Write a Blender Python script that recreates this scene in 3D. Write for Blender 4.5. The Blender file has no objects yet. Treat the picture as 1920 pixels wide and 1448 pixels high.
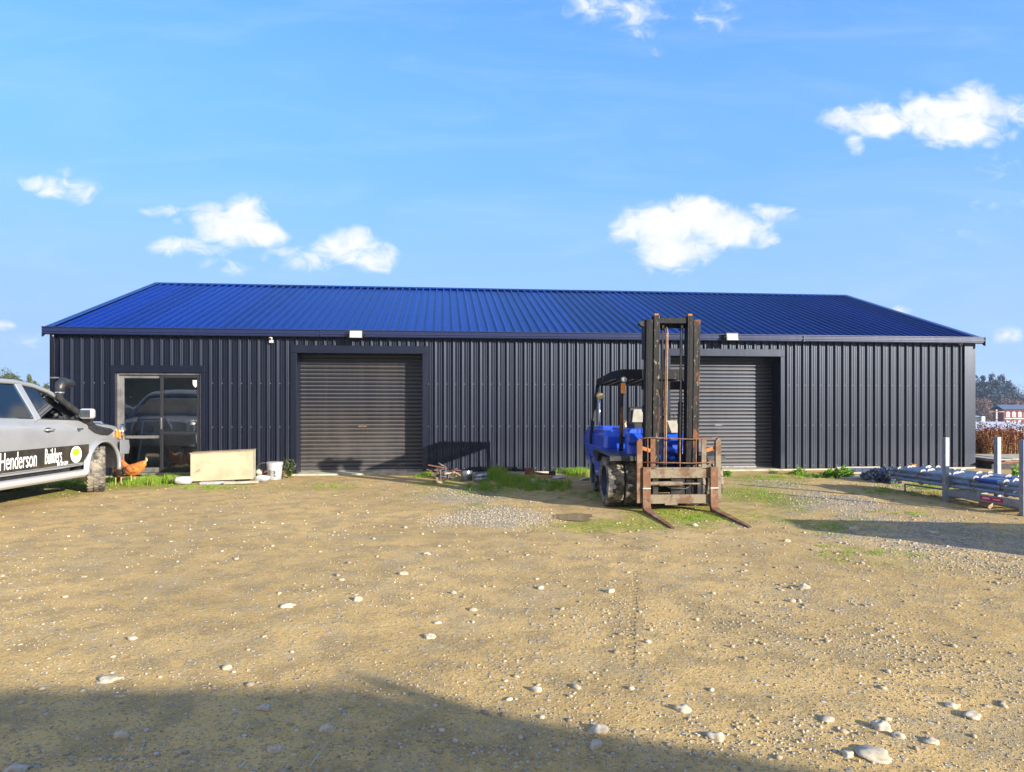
import bpy, bmesh, math, random
import numpy as np
from mathutils import Vector, Matrix, Euler, noise as mnoise

R = math.radians
random.seed(7)
scene = bpy.context.scene
C = scene.collection

# ------------------------------------------------------------------ camera, light
F, CX, HY, EYE = 1250.0, 960.0, 760.0, 1.5
cam_d = bpy.data.cameras.new('camera')
cam = bpy.data.objects.new('camera', cam_d)
C.objects.link(cam)
cam.location = (0, 0, EYE)
cam.rotation_euler = (R(90), 0, 0)
cam_d.sensor_width = 36
cam_d.lens = 36 * F / 1920
cam_d.shift_y = (HY - 724) / 1920
cam_d.clip_start = 0.05
cam_d.clip_end = 6000
scene.camera = cam

SUN_EL = 16.9
SX, SY = 0.752, -0.659                      # horizontal direction towards the sun
sun_d = bpy.data.lights.new('sun', 'SUN')
sun = bpy.data.objects.new('sun', sun_d)
C.objects.link(sun)
sun_d.energy = 4.4
sun_d.angle = R(0.5)
sun_d.color = (1.0, 0.92, 0.80)
to_sun = Vector((SX, SY, math.tan(R(SUN_EL))))
sun.rotation_euler = to_sun.to_track_quat('Z', 'Y').to_euler()

scene.view_settings.view_transform = 'Standard'
scene.view_settings.look = 'None'
scene.view_settings.exposure = 1.36
scene.view_settings.gamma = 1.0
scene.cycles.max_bounces = 6
scene.cycles.use_denoising = True

world = bpy.data.worlds.new('World')
scene.world = world
world.use_nodes = True
wn = world.node_tree
wn.nodes.clear()


class NT:
    """small node-tree helper"""
    def __init__(s, t): s.t = t
    def n(s, typ, **kw):
        o = s.t.nodes.new(typ)
        for k, v in kw.items(): setattr(o, k, v)
        return o
    def put(s, sock, v):
        if hasattr(v, 'is_output') or isinstance(v, bpy.types.NodeSocket): s.t.links.new(v, sock)
        elif v is not None:
            if hasattr(sock.default_value, '__len__') and not hasattr(v, '__len__'): v = [v] * len(sock.default_value)
            if hasattr(sock.default_value, '__len__') and len(v) == 3 and len(sock.default_value) == 4: v = (*v, 1)
            sock.default_value = v
    def m(s, op, a, b=None, c=None, clamp=False):
        o = s.n('ShaderNodeMath', operation=op); o.use_clamp = clamp
        s.put(o.inputs[0], a)
        if b is not None: s.put(o.inputs[1], b)
        if c is not None: s.put(o.inputs[2], c)
        return o.outputs[0]
    def v(s, op, a, b=None):
        o = s.n('ShaderNodeVectorMath', operation=op)
        s.put(o.inputs[0], a)
        if b is not None: s.put(o.inputs[1], b)
        return o.outputs['Value'] if op in ('LENGTH', 'DOT_PRODUCT') else o.outputs[0]
    def mix(s, f, a, b, mode='MIX'):
        o = s.n('ShaderNodeMix', data_type='RGBA', blend_type=mode)
        s.put(o.inputs[0], f); s.put(o.inputs[6], a); s.put(o.inputs[7], b)
        return o.outputs[2]
    def noise(s, vec, scale, detail=4, rough=.55, dist=0):
        o = s.n('ShaderNodeTexNoise'); s.put(o.inputs['Vector'], vec)
        o.inputs['Scale'].default_value = scale; o.inputs['Detail'].default_value = detail
        o.inputs['Roughness'].default_value = rough; o.inputs['Distortion'].default_value = dist
        return o.outputs['Fac']
    def vor(s, vec, scale, feature='F1', out='Distance'):
        o = s.n('ShaderNodeTexVoronoi', feature=feature); s.put(o.inputs['Vector'], vec)
        o.inputs['Scale'].default_value = scale
        return o.outputs[out]
    def ramp(s, f, lo, hi, a=0.0, b=1.0, smooth=True):
        o = s.n('ShaderNodeMapRange', interpolation_type='SMOOTHSTEP' if smooth else 'LINEAR')
        s.put(o.inputs[0], f)
        for i, x in zip((1, 2, 3, 4), (lo, hi, a, b)): o.inputs[i].default_value = x
        return o.outputs[0]


N = NT(wn)
sky = N.n('ShaderNodeTexSky', sky_type='NISHITA')
sky.sun_disc = False
sky.sun_elevation = R(SUN_EL)
sky.sun_rotation = math.atan2(SX, SY)
sky.altitude = 0
sky.air_density = 1.0
sky.dust_density = 0.4
sky.ozone_density = 1.6
hsv = N.n('ShaderNodeHueSaturation')
hsv.inputs['Hue'].default_value = 0.513
hsv.inputs['Saturation'].default_value = 1.36
hsv.inputs['Value'].default_value = 1.05
wn.links.new(sky.outputs[0], hsv.inputs['Color'])
tc = N.n('ShaderNodeTexCoord')
sep = N.n('ShaderNodeSeparateXYZ')
wn.links.new(tc.outputs['Generated'], sep.inputs[0])
ysafe = N.m('MAXIMUM', sep.outputs[1], 0.02)
cu = N.m('DIVIDE', sep.outputs[0], ysafe)
cv = N.m('DIVIDE', sep.outputs[2], ysafe)
comb = N.n('ShaderNodeCombineXYZ')
wn.links.new(cu, comb.inputs[0]); wn.links.new(cv, comb.inputs[2])
P = comb.outputs[0]
# clouds of the sky: centre x, y, radius x, y (in 1/1250 of the tangent of the direction), weight
CL = [(1175, 25, 85, 34, .55), (1115, 5, 45, 32, .5), (1205, 45, 45, 30, .45), (1068, 38, 24, 30, .25), (1318, 25, 38, 30, .3), (1357, 28, 34, 30, .5), (1230, 92, 12, 12, .25),
      (1570, 225, 36, 20, .7), (1640, 224, 62, 34, 1.15), (1610, 230, 50, 24, .9), (1700, 182, 16, 18, .6), (1603, 268, 18, 20, .7),
      (1760, 218, 82, 42, 1.35), (1800, 238, 86, 36, 1.25), (1828, 196, 50, 42, 1.2), (1885, 205, 75, 28, .85), (1890, 248, 24, 16, .4), (1950, 210, 80, 30, .8),
      (1175, 432, 36, 26, .8), (1240, 425, 82, 42, 1.3), (1310, 408, 78, 38, 1.35), (1370, 432, 72, 38, 1.3), (1425, 445, 34, 22, .8), (1440, 402, 48, 18, .7), (1255, 475, 72, 36, 1.15), (1300, 470, 52, 26, .9), (1260, 500, 28, 16, .5),
      (65, 342, 32, 16, .75), (105, 352, 44, 20, .85), (150, 358, 34, 24, .95), (122, 326, 18, 12, .35),
      (300, 397, 36, 14, .7), (330, 414, 18, 9, .45),
      (385, 400, 42, 22, .9), (460, 405, 42, 38, 1.15), (440, 430, 68, 36, 1.2), (485, 440, 52, 26, 1.1), (325, 462, 44, 20, .85), (385, 466, 52, 16, .8),
      (390, 490, 28, 11, .4), (448, 503, 28, 14, .4), (495, 475, 26, 14, .3),
      (570, 486, 52, 24, .8), (600, 470, 32, 20, .75), (655, 462, 54, 32, 1.1), (700, 482, 44, 30, 1.05), (672, 440, 26, 18, .8), (725, 496, 22, 16, .6),
      (8, 612, 22, 12, .8), (1893, 630, 30, 16, .8), (1690, 583, 26, 12, .6), (1800, 440, 60, 16, .16), (1890, 385, 60, 18, .2), (1870, 318, 60, 16, .15), (40, 640, 60, 22, .2)]
acc = None
for (x, y, rx, ry, w) in CL:
    d = N.v('SUBTRACT', P, ((x - CX) / F, 0, (HY - y) / F))
    d = N.v('MULTIPLY', d, (F / (rx * 1.25), 0, F / (ry * 1.25)))
    l = N.v('DOT_PRODUCT', d, d)
    b = N.m('MULTIPLY_ADD', l, -w, w)
    acc = b if acc is None else N.m('SMOOTH_MAX', acc, b, 0.12)
n1 = N.noise(N.v('MULTIPLY', P, (1, 0, 1.5)), 24, 9, .62, .7)
n2 = N.noise(P, 9, 3, .5)
dens = N.m('ADD', N.m('MULTIPLY', acc, 0.75), N.m('MULTIPLY', N.m('SUBTRACT', n1, 0.53), 1.7))
dens = N.m('ADD', dens, N.m('MULTIPLY', N.m('SUBTRACT', n2, 0.5), 0.5))
cmask = N.m('POWER', N.ramp(dens, -0.02, 0.85), 1.15)
front = N.ramp(sep.outputs[1], 0.05, 0.2)
cmask = N.m('MULTIPLY', cmask, front)
cirr = N.m('MULTIPLY', N.ramp(N.noise(N.v('MULTIPLY', N.v('ADD', P, (3.1, 0, 1.7)), (1.0, 0, 5)), 3.2, 6, .6, .8), .42, .8, 0, .16), front)
cloud_col = N.mix(N.ramp(N.noise(N.v('ADD', P, (0.3, 0, .25)), 16, 4), .45, .75), (2.7, 2.75, 2.8), (1.95, 2.2, 2.6))
haze_low = N.ramp(sep.outputs[2], 0.08, 0.75, 1.0, 0.1)
lowcol = N.mix(N.ramp(sep.outputs[2], 0.0, 0.32, 0, 1, False), (1.28, 1.88, 2.75), (.60, 1.34, 2.72))
base_sky = N.mix(haze_low, hsv.outputs[0], lowcol)
rear = N.m('MULTIPLY', N.ramp(sep.outputs[1], -.45, .02, 1, 0), N.ramp(N.noise(tc.outputs['Generated'], 2.2, 5, .6), .36, .62, .45, .85))  # whitened sky behind the camera, added to lift and neutralise shade fill
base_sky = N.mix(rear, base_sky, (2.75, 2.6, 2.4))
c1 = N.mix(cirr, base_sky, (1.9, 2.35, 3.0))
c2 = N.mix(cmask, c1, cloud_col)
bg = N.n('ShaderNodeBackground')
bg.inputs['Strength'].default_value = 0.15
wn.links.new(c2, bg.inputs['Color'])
wo = N.n('ShaderNodeOutputWorld')
wn.links.new(bg.outputs[0], wo.inputs[0])

# ------------------------------------------------------------------ helpers


def G(px, py, z=0.0):
    """ground point (height z) seen at pixel"""
    Y = (EYE - z) * F / (py - HY)
    return Vector(((px - CX) * Y / F, Y, z))


def AT(px, py, Y):
    return Vector(((px - CX) * Y / F, Y, EYE + (HY - py) * Y / F))


def _h(ix, iy, s):
    v = np.sin(ix * 127.1 + iy * 311.7 + s * 74.7) * 43758.5453
    return v - np.floor(v)


def vnoise(x, y, s=0):
    ix, iy = np.floor(x), np.floor(y)
    fx, fy = x - ix, y - iy
    fx = fx * fx * (3 - 2 * fx); fy = fy * fy * (3 - 2 * fy)
    a, b, c, d = _h(ix, iy, s), _h(ix + 1, iy, s), _h(ix, iy + 1, s), _h(ix + 1, iy + 1, s)
    return (a * (1 - fx) + b * fx) * (1 - fy) + (c * (1 - fx) + d * fx) * fy


def fbm(x, y, o=4, s=0):
    t, a, k = 0, .5, 1.0
    for i in range(o):
        t = t + a * vnoise(x * k, y * k, s + i); a *= .5; k *= 2.03
    return t


def sstep(x, a, b):
    t = np.clip((x - a) / (b - a), 0, 1)
    return t * t * (3 - 2 * t)


def gz(x, y):
    x = np.asarray(x, float); y = np.asarray(y, float)
    near = 1 - sstep(np.hypot(x, y - 6), 16, 26)
    z = near * ((fbm(x * .55, y * .55, 3, 3) - .45) * .05 + (fbm(x * 3.1, y * 3.1, 4, 9) - .45) * .013)
    z = z * (1 - sstep(y, 13.2, 13.9) * .85)
    # wheel ruts
    z = z - near * .012 * np.exp(-((x - (1.25 - .12 * (y - 5))) / .16) ** 2) * sstep(y, 3.5, 5)
    drop = sstep(y, 24, 34) * 3.0 * (x > -1e9)
    return z - drop


def g(x, y): return float(gz(x, y))


class MB:
    def __init__(s): s.bm = bmesh.new()
    def verts(s, vs, M=None):
        return [s.bm.verts.new((M @ Vector(v)) if M else v) for v in vs]
    def poly(s, vs, fs, M=None):
        V = s.verts(vs, M)
        for f in fs:
            try: s.bm.faces.new([V[i] for i in f])
            except ValueError: pass
        return s
    def box(s, c, d, rot=None, taper=1.0):
        x, y, z = d[0] / 2, d[1] / 2, d[2] / 2
        M = Matrix.Translation(c) @ (Euler(rot).to_matrix().to_4x4() if rot else Matrix())
        t = taper
        vs = [(-x, -y, -z), (x, -y, -z), (x, y, -z), (-x, y, -z), (-x * t, -y * t, z), (x * t, -y * t, z), (x * t, y * t, z), (-x * t, y * t, z)]
        return s.poly(vs, [(0, 3, 2, 1), (4, 5, 6, 7), (0, 1, 5, 4), (1, 2, 6, 5), (2, 3, 7, 6), (3, 0, 4, 7)], M)
    def b2(s, x0, x1, y0, y1, z0, z1):
        return s.box(((x0 + x1) / 2, (y0 + y1) / 2, (z0 + z1) / 2), (abs(x1 - x0), abs(y1 - y0), abs(z1 - z0)))
    def frame(s, p0, p1, up=(0, 0, 1)):
        d = (Vector(p1) - Vector(p0)); L = d.length; d.normalize()
        u = Vector(up)
        if abs(d.dot(u)) > .98: u = Vector((0, 1, 0))
        a = d.cross(u).normalized(); b = a.cross(d).normalized()
        return d, a, b, L
    def bar(s, p0, p1, w, h, up=(0, 0, 1)):
        d, a, b, L = s.frame(p0, p1, up)
        p0, p1 = Vector(p0), Vector(p1)
        vs = []
        for p in (p0, p1):
            for (i, j) in ((-1, -1), (1, -1), (1, 1), (-1, 1)): vs.append(p + a * (i * w / 2) + b * (j * h / 2))
        return s.poly(vs, [(3, 2, 1, 0), (4, 5, 6, 7), (0, 1, 5, 4), (1, 2, 6, 5), (2, 3, 7, 6), (3, 0, 4, 7)])
    def loft(s, rings, closed=True, caps=True):
        """rings: lists of equally many points"""
        V = [s.verts(r) for r in rings]
        n = len(V[0])
        for a, b in zip(V[:-1], V[1:]):
            for i in range(n if closed else n - 1):
                j = (i + 1) % n
                try: s.bm.faces.new((a[i], a[j], b[j], b[i]))
                except ValueError: pass
        if caps and closed:
            for r in (V[0][::-1], V[-1]):
                try: s.bm.faces.new(r)
                except ValueError: pass
        return s
    def tube(s, pts, r, seg=8, caps=True, sq=1.0):
        pts = [Vector(p) for p in pts]
        rr = r if hasattr(r, '__len__') else [r] * len(pts)
        rings = []; pa = None
        for i, p in enumerate(pts):
            d = ((pts[min(i + 1, len(pts) - 1)] - p).normalized() + (p - pts[max(i - 1, 0)]).normalized())
            if d.length < 1e-6: d = pts[-1] - pts[0]
            d.normalize()
            if pa is None:
                u = Vector((0, 0, 1)) if abs(d.z) < .9 else Vector((0, 1, 0))
                a = d.cross(u).normalized()
            else:
                a = (pa - d * pa.dot(d)).normalized()
            pa = a; b = d.cross(a)
            rings.append([p + (a * math.cos(t) + b * math.sin(t) * sq) * rr[i] for t in [2 * math.pi * k / seg for k in range(seg)]])
        return s.loft(rings, True, caps)
    def cyl(s, p0, p1, r, r1=None, seg=16):
        return s.tube([p0, p1], [r, r if r1 is None else r1], seg)
    def lathe(s, prof, c=(0, 0, 0), axis='z', seg=24, M=None):
        rings = []
        for k in range(seg):
            t = 2 * math.pi * k / seg; ct, st = math.cos(t), math.sin(t)
            ring = []
            for (r, h) in prof:
                v = {'z': (r * ct, r * st, h), 'x': (h, r * ct, r * st), 'y': (r * st, h, r * ct)}[axis]
                v = Vector(v) + Vector(c)
                ring.append(M @ v if M else v)
            rings.append(ring)
        V = [s.verts(r) for r in rings]
        for k in range(seg):
            a, b = V[k], V[(k + 1) % seg]
            for i in range(len(prof) - 1):
                try: s.bm.faces.new((a[i], b[i], b[i + 1], a[i + 1]))
                except ValueError: pass
        bmesh.ops.remove_doubles(s.bm, verts=[v for r in V for v in r], dist=1e-6)
        return s
    def sphere(s, c, r, sc=(1, 1, 1), sub=2):
        M = Matrix.Translation(c) @ Matrix.Diagonal((sc[0] * r, sc[1] * r, sc[2] * r, 1))
        bmesh.ops.create_icosphere(s.bm, subdivisions=sub, radius=1, matrix=M)
        return s
    def prism(s, pts, axis, a, b):
        def q(p, t): return {'x': (t, p[0], p[1]), 'y': (p[0], t, p[1]), 'z': (p[0], p[1], t)}[axis]
        return s.loft([[q(p, a) for p in pts], [q(p, b) for p in pts]])
    def grid(s, f, nu, nv):
        return s.loft([[f(i / nu, j / nv) for j in range(nv + 1)] for i in range(nu + 1)], closed=False)
    def jitter(s, k, sc=3.0, seed=0):
        for v in s.bm.verts:
            q = v.co * sc + Vector((seed, seed * .7, 0))
            v.co += Vector((mnoise.noise(q), mnoise.noise(q + Vector((9, 3, 1))), mnoise.noise(q + Vector((1, 8, 5))))) * k
        return s
    def build(s, name, mat=None, parent=None, smooth=False, bevel=0, sub=0, solid=0, seg=1, loc=None, rot=None, angle=None):
        bmesh.ops.recalc_face_normals(s.bm, faces=s.bm.faces)
        me = bpy.data.meshes.new(name)
        s.bm.to_mesh(me); s.bm.free()
        return link(name, me, mat, parent, smooth, bevel, sub, solid, seg, loc, rot, angle)


def link(name, me, mat=None, parent=None, smooth=False, bevel=0, sub=0, solid=0, seg=1, loc=None, rot=None, angle=None):
    o = bpy.data.objects.new(name, me)
    C.objects.link(o)
    if mat: me.materials.append(mat)
    if parent: o.parent = parent
    if loc is not None: o.location = loc
    if rot is not None: o.rotation_euler = rot
    if smooth or bevel:
        me.polygons.foreach_set('use_smooth', [True] * len(me.polygons))
    if solid:
        m = o.modifiers.new('solid', 'SOLIDIFY'); m.thickness = solid; m.offset = 0
    if bevel:
        m = o.modifiers.new('bevel', 'BEVEL'); m.width = bevel; m.segments = seg; m.limit_method = 'ANGLE'; m.angle_limit = R(30); m.harden_normals = True
    if sub:
        m = o.modifiers.new('sub', 'SUBSURF'); m.levels = sub; m.render_levels = sub
    if smooth and not bevel and angle:
        me.set_sharp_from_angle(angle=R(angle))
    return o


def tag(o, label=None, cat=None, group=None, kind=None):
    for k, v in (('label', label), ('category', cat), ('group', group), ('kind', kind)):
        if v: o[k] = v
    return o


def empty(name, loc=(0, 0, 0), rz=0, label=None, cat=None, group=None, parent=None, rot=None):
    o = bpy.data.objects.new(name, None)
    C.objects.link(o)
    o.location = loc
    o.rotation_euler = rot if rot else (0, 0, rz)
    o.empty_display_size = .1
    if parent: o.parent = parent
    return tag(o, label, cat, group)


CH = {}


def kids(o): return [c for c in bpy.data.objects if c.parent == o]


def dup(o, loc=None, rot=None, label=None, parent=None):
    c = o.copy()
    C.objects.link(c)
    if loc is not None: c.location = loc
    if rot is not None: c.rotation_euler = rot
    if label: c['label'] = label
    if parent: c.parent = parent
    for k in kids(o): dup(k, parent=c)
    return c


def carve(o, cutters):
    """cut meshes out of o and bake the result"""
    for c in cutters:
        m = o.modifiers.new('cut', 'BOOLEAN'); m.object = c; m.operation = 'DIFFERENCE'; m.solver = 'EXACT'
    dg = bpy.context.evaluated_depsgraph_get()
    me = bpy.data.meshes.new_from_object(o.evaluated_get(dg))
    o.modifiers.clear()
    o.data = me
    for c in cutters: bpy.data.objects.remove(c)


def text_mesh(name, body, size, mat, parent, M, sx=1.0, thick=.001, shear=0, bold=0, spacing=1.0):
    cu_ = bpy.data.curves.new(name, 'FONT')
    cu_.body = body; cu_.size = size; cu_.extrude = thick; cu_.offset = bold; cu_.shear = shear
    cu_.space_character = spacing
    cu_.align_x = 'LEFT'
    t = bpy.data.objects.new(name + '_tmp', cu_)
    C.objects.link(t)
    dg = bpy.context.evaluated_depsgraph_get()
    me = bpy.data.meshes.new_from_object(t.evaluated_get(dg))
    bpy.data.objects.remove(t)
    me.transform(Matrix.Diagonal((sx, 1, 1, 1)))
    me.transform(M)
    me.name = name
    me.materials.clear()
    return link(name, me, mat, parent)


# ------------------------------------------------------------------ materials
def mat(name, col, rough=.5, metal=0.0, col2=None, nsc=6, nlo=.45, nhi=.65, bump=0, bsc=40, col3=None, n3=18, lo3=.58, hi3=.66,
        coat=0, alpha=None, spec=.5, emit=None, stretch=(1, 1, 1), rough2=None):
    m = bpy.data.materials.new(name)
    m.use_nodes = True
    t = NT(m.node_tree)
    b = m.node_tree.nodes['Principled BSDF']
    tcn = t.n('ShaderNodeTexCoord').outputs['Object']
    if stretch != (1, 1, 1): vec = t.v('MULTIPLY', tcn, stretch)
    else: vec = tcn
    c = (*col, 1)
    f = None
    if col2:
        f = t.ramp(t.noise(vec, nsc, 6, .6), nlo, nhi)
        c = t.mix(f, col, col2)
    if col3:
        f3 = t.ramp(t.noise(t.v('ADD', vec, (7.3, 2.1, 4.4)), n3, 7, .65), lo3, hi3)
        c = t.mix(f3, c, col3)
    t.put(b.inputs['Base Color'], c)
    if rough2 is not None and f is not None: t.put(b.inputs['Roughness'], t.ramp(f, 0, 1, rough, rough2, False))
    else: b.inputs['Roughness'].default_value = rough
    b.inputs['Metallic'].default_value = metal
    b.inputs['Specular IOR Level'].default_value = spec
    b.inputs['Coat Weight'].default_value = coat
    b.inputs['Coat Roughness'].default_value = .08
    if bump:
        bn = t.n('ShaderNodeBump'); bn.inputs['Strength'].default_value = bump; bn.inputs['Distance'].default_value = .01
        t.put(bn.inputs['Height'], t.noise(vec, bsc, 6, .6))
        t.put(b.inputs['Normal'], bn.outputs[0])
    return m


def leaf_mat(name, a, b, c=None, trans=.25, sc=1.5, attr=None):
    m = bpy.data.materials.new(name); m.use_nodes = True
    t = NT(m.node_tree)
    bs = m.node_tree.nodes['Principled BSDF']
    geo = t.n('ShaderNodeNewGeometry')
    oc = t.n('ShaderNodeTexCoord').outputs['Object']
    col = t.mix(geo.outputs['Random Per Island'], a, b)
    if c: col = t.mix(t.ramp(t.noise(oc, sc, 4), .45, .62), col, c)
    t.put(bs.inputs['Base Color'], col)
    bs.inputs['Roughness'].default_value = .55
    bs.inputs['Specular IOR Level'].default_value = .3
    tr = t.n('ShaderNodeBsdfTranslucent'); t.put(tr.inputs[0], col)
    mx = t.n('ShaderNodeMixShader'); mx.inputs[0].default_value = trans
    out = m.node_tree.nodes['Material Output']
    m.node_tree.links.new(bs.outputs[0], mx.inputs[1]); m.node_tree.links.new(tr.outputs[0], mx.inputs[2])
    m.node_tree.links.new(mx.outputs[0], out.inputs[0])
    return m


def glass_mat(name, tint=(.75, .85, .9), refl=.3, rough=.02, body=None, bodyf=.0):
    m = bpy.data.materials.new(name); m.use_nodes = True
    t = NT(m.node_tree); nt = m.node_tree
    nt.nodes.remove(nt.nodes['Principled BSDF'])
    out = nt.nodes['Material Output']
    tr = t.n('ShaderNodeBsdfTransparent'); t.put(tr.inputs[0], tint)
    gl = t.n('ShaderNodeBsdfGlossy'); gl.inputs['Roughness'].default_value = rough; t.put(gl.inputs[0], (1, 1, 1))
    fr = t.n('ShaderNodeFresnel'); fr.inputs[0].default_value = 1.5
    mx = t.n('ShaderNodeMixShader')
    t.put(mx.inputs[0], t.m('ADD', t.m('MULTIPLY', fr.outputs[0], 1.0), refl, clamp=True))
    nt.links.new(tr.outputs[0], mx.inputs[1]); nt.links.new(gl.outputs[0], mx.inputs[2])
    res = mx.outputs[0]
    if body:
        df = t.n('ShaderNodeBsdfDiffuse'); t.put(df.inputs[0], body)
        m2 = t.n('ShaderNodeMixShader'); m2.inputs[0].default_value = bodyf
        nt.links.new(res, m2.inputs[1]); nt.links.new(df.outputs[0], m2.inputs[2]); res = m2.outputs[0]
    nt.links.new(res, out.inputs[0])
    return m


def cladding_mat(name, col, dust, rough, dustz=1.4, dustf=.6, spec=.5, coat=0.0, ledge=0.0, rows=None):
    m = bpy.data.materials.new(name); m.use_nodes = True
    t = NT(m.node_tree)
    b = m.node_tree.nodes['Principled BSDF']
    oc = t.n('ShaderNodeTexCoord').outputs['Object']
    sp = t.n('ShaderNodeSeparateXYZ'); t.put(sp.inputs[0], oc)
    streak = t.noise(t.v('MULTIPLY', oc, (9, 9, .6)), 1.0, 5, .6)
    blotch = t.noise(oc, 1.3, 5, .6)
    f = t.m('MULTIPLY', t.ramp(streak, .35, .75), .3)
    low = t.ramp(sp.outputs[2], .15, dustz, 1.0, 0.0)
    f = t.m('ADD', f, t.m('MULTIPLY', low, t.ramp(blotch, .3, .65, .25, 1.0)))
    f = t.m('MULTIPLY', f, dustf, clamp=True)
    if ledge:  # settled dust on up-facing edges, lightened to draw the sunlit slat lines
        gn = t.n('ShaderNodeSeparateXYZ'); t.put(gn.inputs[0], t.n('ShaderNodeNewGeometry').outputs['True Normal'])
        f = t.m('ADD', f, t.m('MULTIPLY', t.ramp(gn.outputs[2], .25, .6), ledge), clamp=True)
    c = t.mix(f, col, dust)
    spk = t.ramp(t.vor(oc, 9.0), .012, .035, 1, 0)
    spk = t.m('MULTIPLY', spk, t.ramp(t.noise(oc, 2.1, 3), .55, .62))
    c = t.mix(spk, c, (.5, .5, .46))
    wnn = t.n('ShaderNodeTexWhiteNoise'); wnn.noise_dimensions = '1D'
    t.put(wnn.inputs['W'], t.m('FLOOR', t.m('DIVIDE', sp.outputs[0], .788)))
    if rows:
        c = t.mix(t.m('MULTIPLY', wnn.outputs[0], .35), c, (0, 0, 0))
        fxx = t.m('MULTIPLY', t.m('SUBTRACT', t.m('FRACT', t.m('DIVIDE', t.m('SUBTRACT', sp.outputs[0], .037), .197)), .5), .197)
        q_ = sp.outputs[2] if rows == 'z' else sp.outputs[1]
        fzz = t.m('MULTIPLY', t.m('SUBTRACT', t.m('FRACT', t.m('DIVIDE', t.m('ADD', q_, .36), .93)), .5), .93)
        dd = t.m('SQRT', t.m('ADD', t.m('MULTIPLY', fxx, fxx), t.m('MULTIPLY', fzz, fzz)))
        c = t.mix(t.ramp(dd, .006, .011, .75, 0), c, (.30, .30, .32))
    t.put(b.inputs['Base Color'], c)
    t.put(b.inputs['Roughness'], t.m('ADD', t.m('MULTIPLY', f, .35), rough, clamp=True))
    b.inputs['Specular IOR Level'].default_value = spec
    b.inputs['Specular Tint'].default_value = (.68, .78, 1, 1)
    b.inputs['Coat Weight'].default_value = coat
    b.inputs['Coat Roughness'].default_value = .36
    bn = t.n('ShaderNodeBump'); bn.inputs['Strength'].default_value = .12; bn.inputs['Distance'].default_value = .02
    t.put(bn.inputs['Height'], t.noise(t.v('MULTIPLY', oc, (2, 2, .7)), 1.6, 3, .5)); t.put(b.inputs['Normal'], bn.outputs[0])
    return m


M = {}
M['wall'] = cladding_mat('wall_steel', (.0015, .0025, .010), (.018, .017, .022), .38, .9, .34, spec=.56, coat=.0, rows='z')
M['trim'] = cladding_mat('trim_steel', (.003, .004, .012), (.025, .024, .027), .3, .5, .3, spec=.7)
M['roller'] = cladding_mat('roller_steel', (.008, .008, .011), (.085, .07, .052), .36, 1.7, .5, spec=.8, ledge=1.0)
M['roof'] = cladding_mat('roof_steel_sky_blue', (.002, .017, .17), (.006, .03, .18), .28, .2, .3, spec=.28, rows='y')  # dark steel; blue of the reflected sky is put into its colour
M['gutter'] = cladding_mat('gutter_steel', (.010, .015, .055), (.05, .05, .07), .22, .2, .3, coat=.3)
M['concrete'] = mat('concrete', (.42, .38, .28), .9, col2=(.28, .25, .19), nsc=7, bump=.4)
M['alu'] = mat('aluminium', (.27, .265, .26), .4, .6, col2=(.18, .17, .165), nsc=5)
M['black'] = mat('black_frame', (.018, .018, .022), .4)
M['dark'] = mat('dark_interior', (.02, .02, .022), .8)
M['int_wall'] = mat('lining', (.34, .33, .31), .9, col2=(.25, .24, .22), nsc=2)
M['glass'] = glass_mat('door_glass', (.93, .95, .97), .09)
M['carglass'] = glass_mat('car_glass', (.4, .58, .66), .07)
M['white'] = mat('white_paint', (.55, .55, .54), .5, col2=(.4, .4, .39), nsc=9)
M['lens'] = mat('lamp_lens', (.36, .39, .37), .15, coat=.6)
M['silver'] = mat('silver_paint', (.34, .35, .365), .36, .4, coat=.4, col2=(.30, .31, .325), nsc=1.2)
M['board_silver'] = mat('pale_silver', (.44, .44, .44), .35, .25, coat=.3)
M['chrome'] = mat('chrome', (.8, .8, .82), .08, 1.0)
M['plastic'] = mat('black_plastic', (.02, .02, .023), .42, col2=(.035, .033, .03), nsc=14)
M['decal'] = mat('decal_black', (.022, .019, .016), .38, col2=(.045, .035, .022), nsc=5)
M['decal_white'] = mat('decal_white', (.82, .82, .8), .5)
M['decal_lime'] = mat('decal_lime', (.30, .60, .02), .5)
M['amber'] = mat('amber', (.85, .26, .02), .25, coat=.5)
M['rubber'] = mat('rubber', (.045, .043, .040), .8, col2=(.16, .14, .11), nsc=9, nlo=.42, nhi=.7, bump=.3)
M['rubber_dusty'] = mat('dusty_rubber', (.045, .043, .046), .85, col2=(.24, .21, .16), nsc=7, nlo=.4, nhi=.62, bump=.4)
M['seatgrey'] = mat('seat_fabric', (.35, .34, .30), .85)
M['blue'] = mat('blue_paint', (.006, .075, .62), .3, coat=.7, col2=(.01, .05, .42), nsc=3, col3=(.02, .02, .03), n3=9, lo3=.66, hi3=.72)
M['blue_dark'] = mat('rim_blue', (.01, .02, .07), .5)
M['mast'] = mat('mast_paint', (.006, .006, .008), .55, col2=(.08, .035, .015), nsc=5, nlo=.58, nhi=.66, col3=(.22, .18, .13), n3=34, lo3=.62, hi3=.7, stretch=(1, 1, .45), bump=.3, spec=.25)
M['mast_worn'] = mat('mast_worn', (.012, .011, .011), .55, col2=(.15, .06, .022), nsc=6, nlo=.53, nhi=.62, col3=(.25, .21, .15), n3=30, lo3=.57, hi3=.66, stretch=(1, 1, .4), bump=.3, spec=.25)
M['rust'] = mat('rusty_steel', (.14, .058, .027), .8, col2=(.21, .15, .10), nsc=7, nlo=.45, nhi=.68, col3=(.07, .035, .02), n3=13, lo3=.55, hi3=.66, bump=.6)
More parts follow.
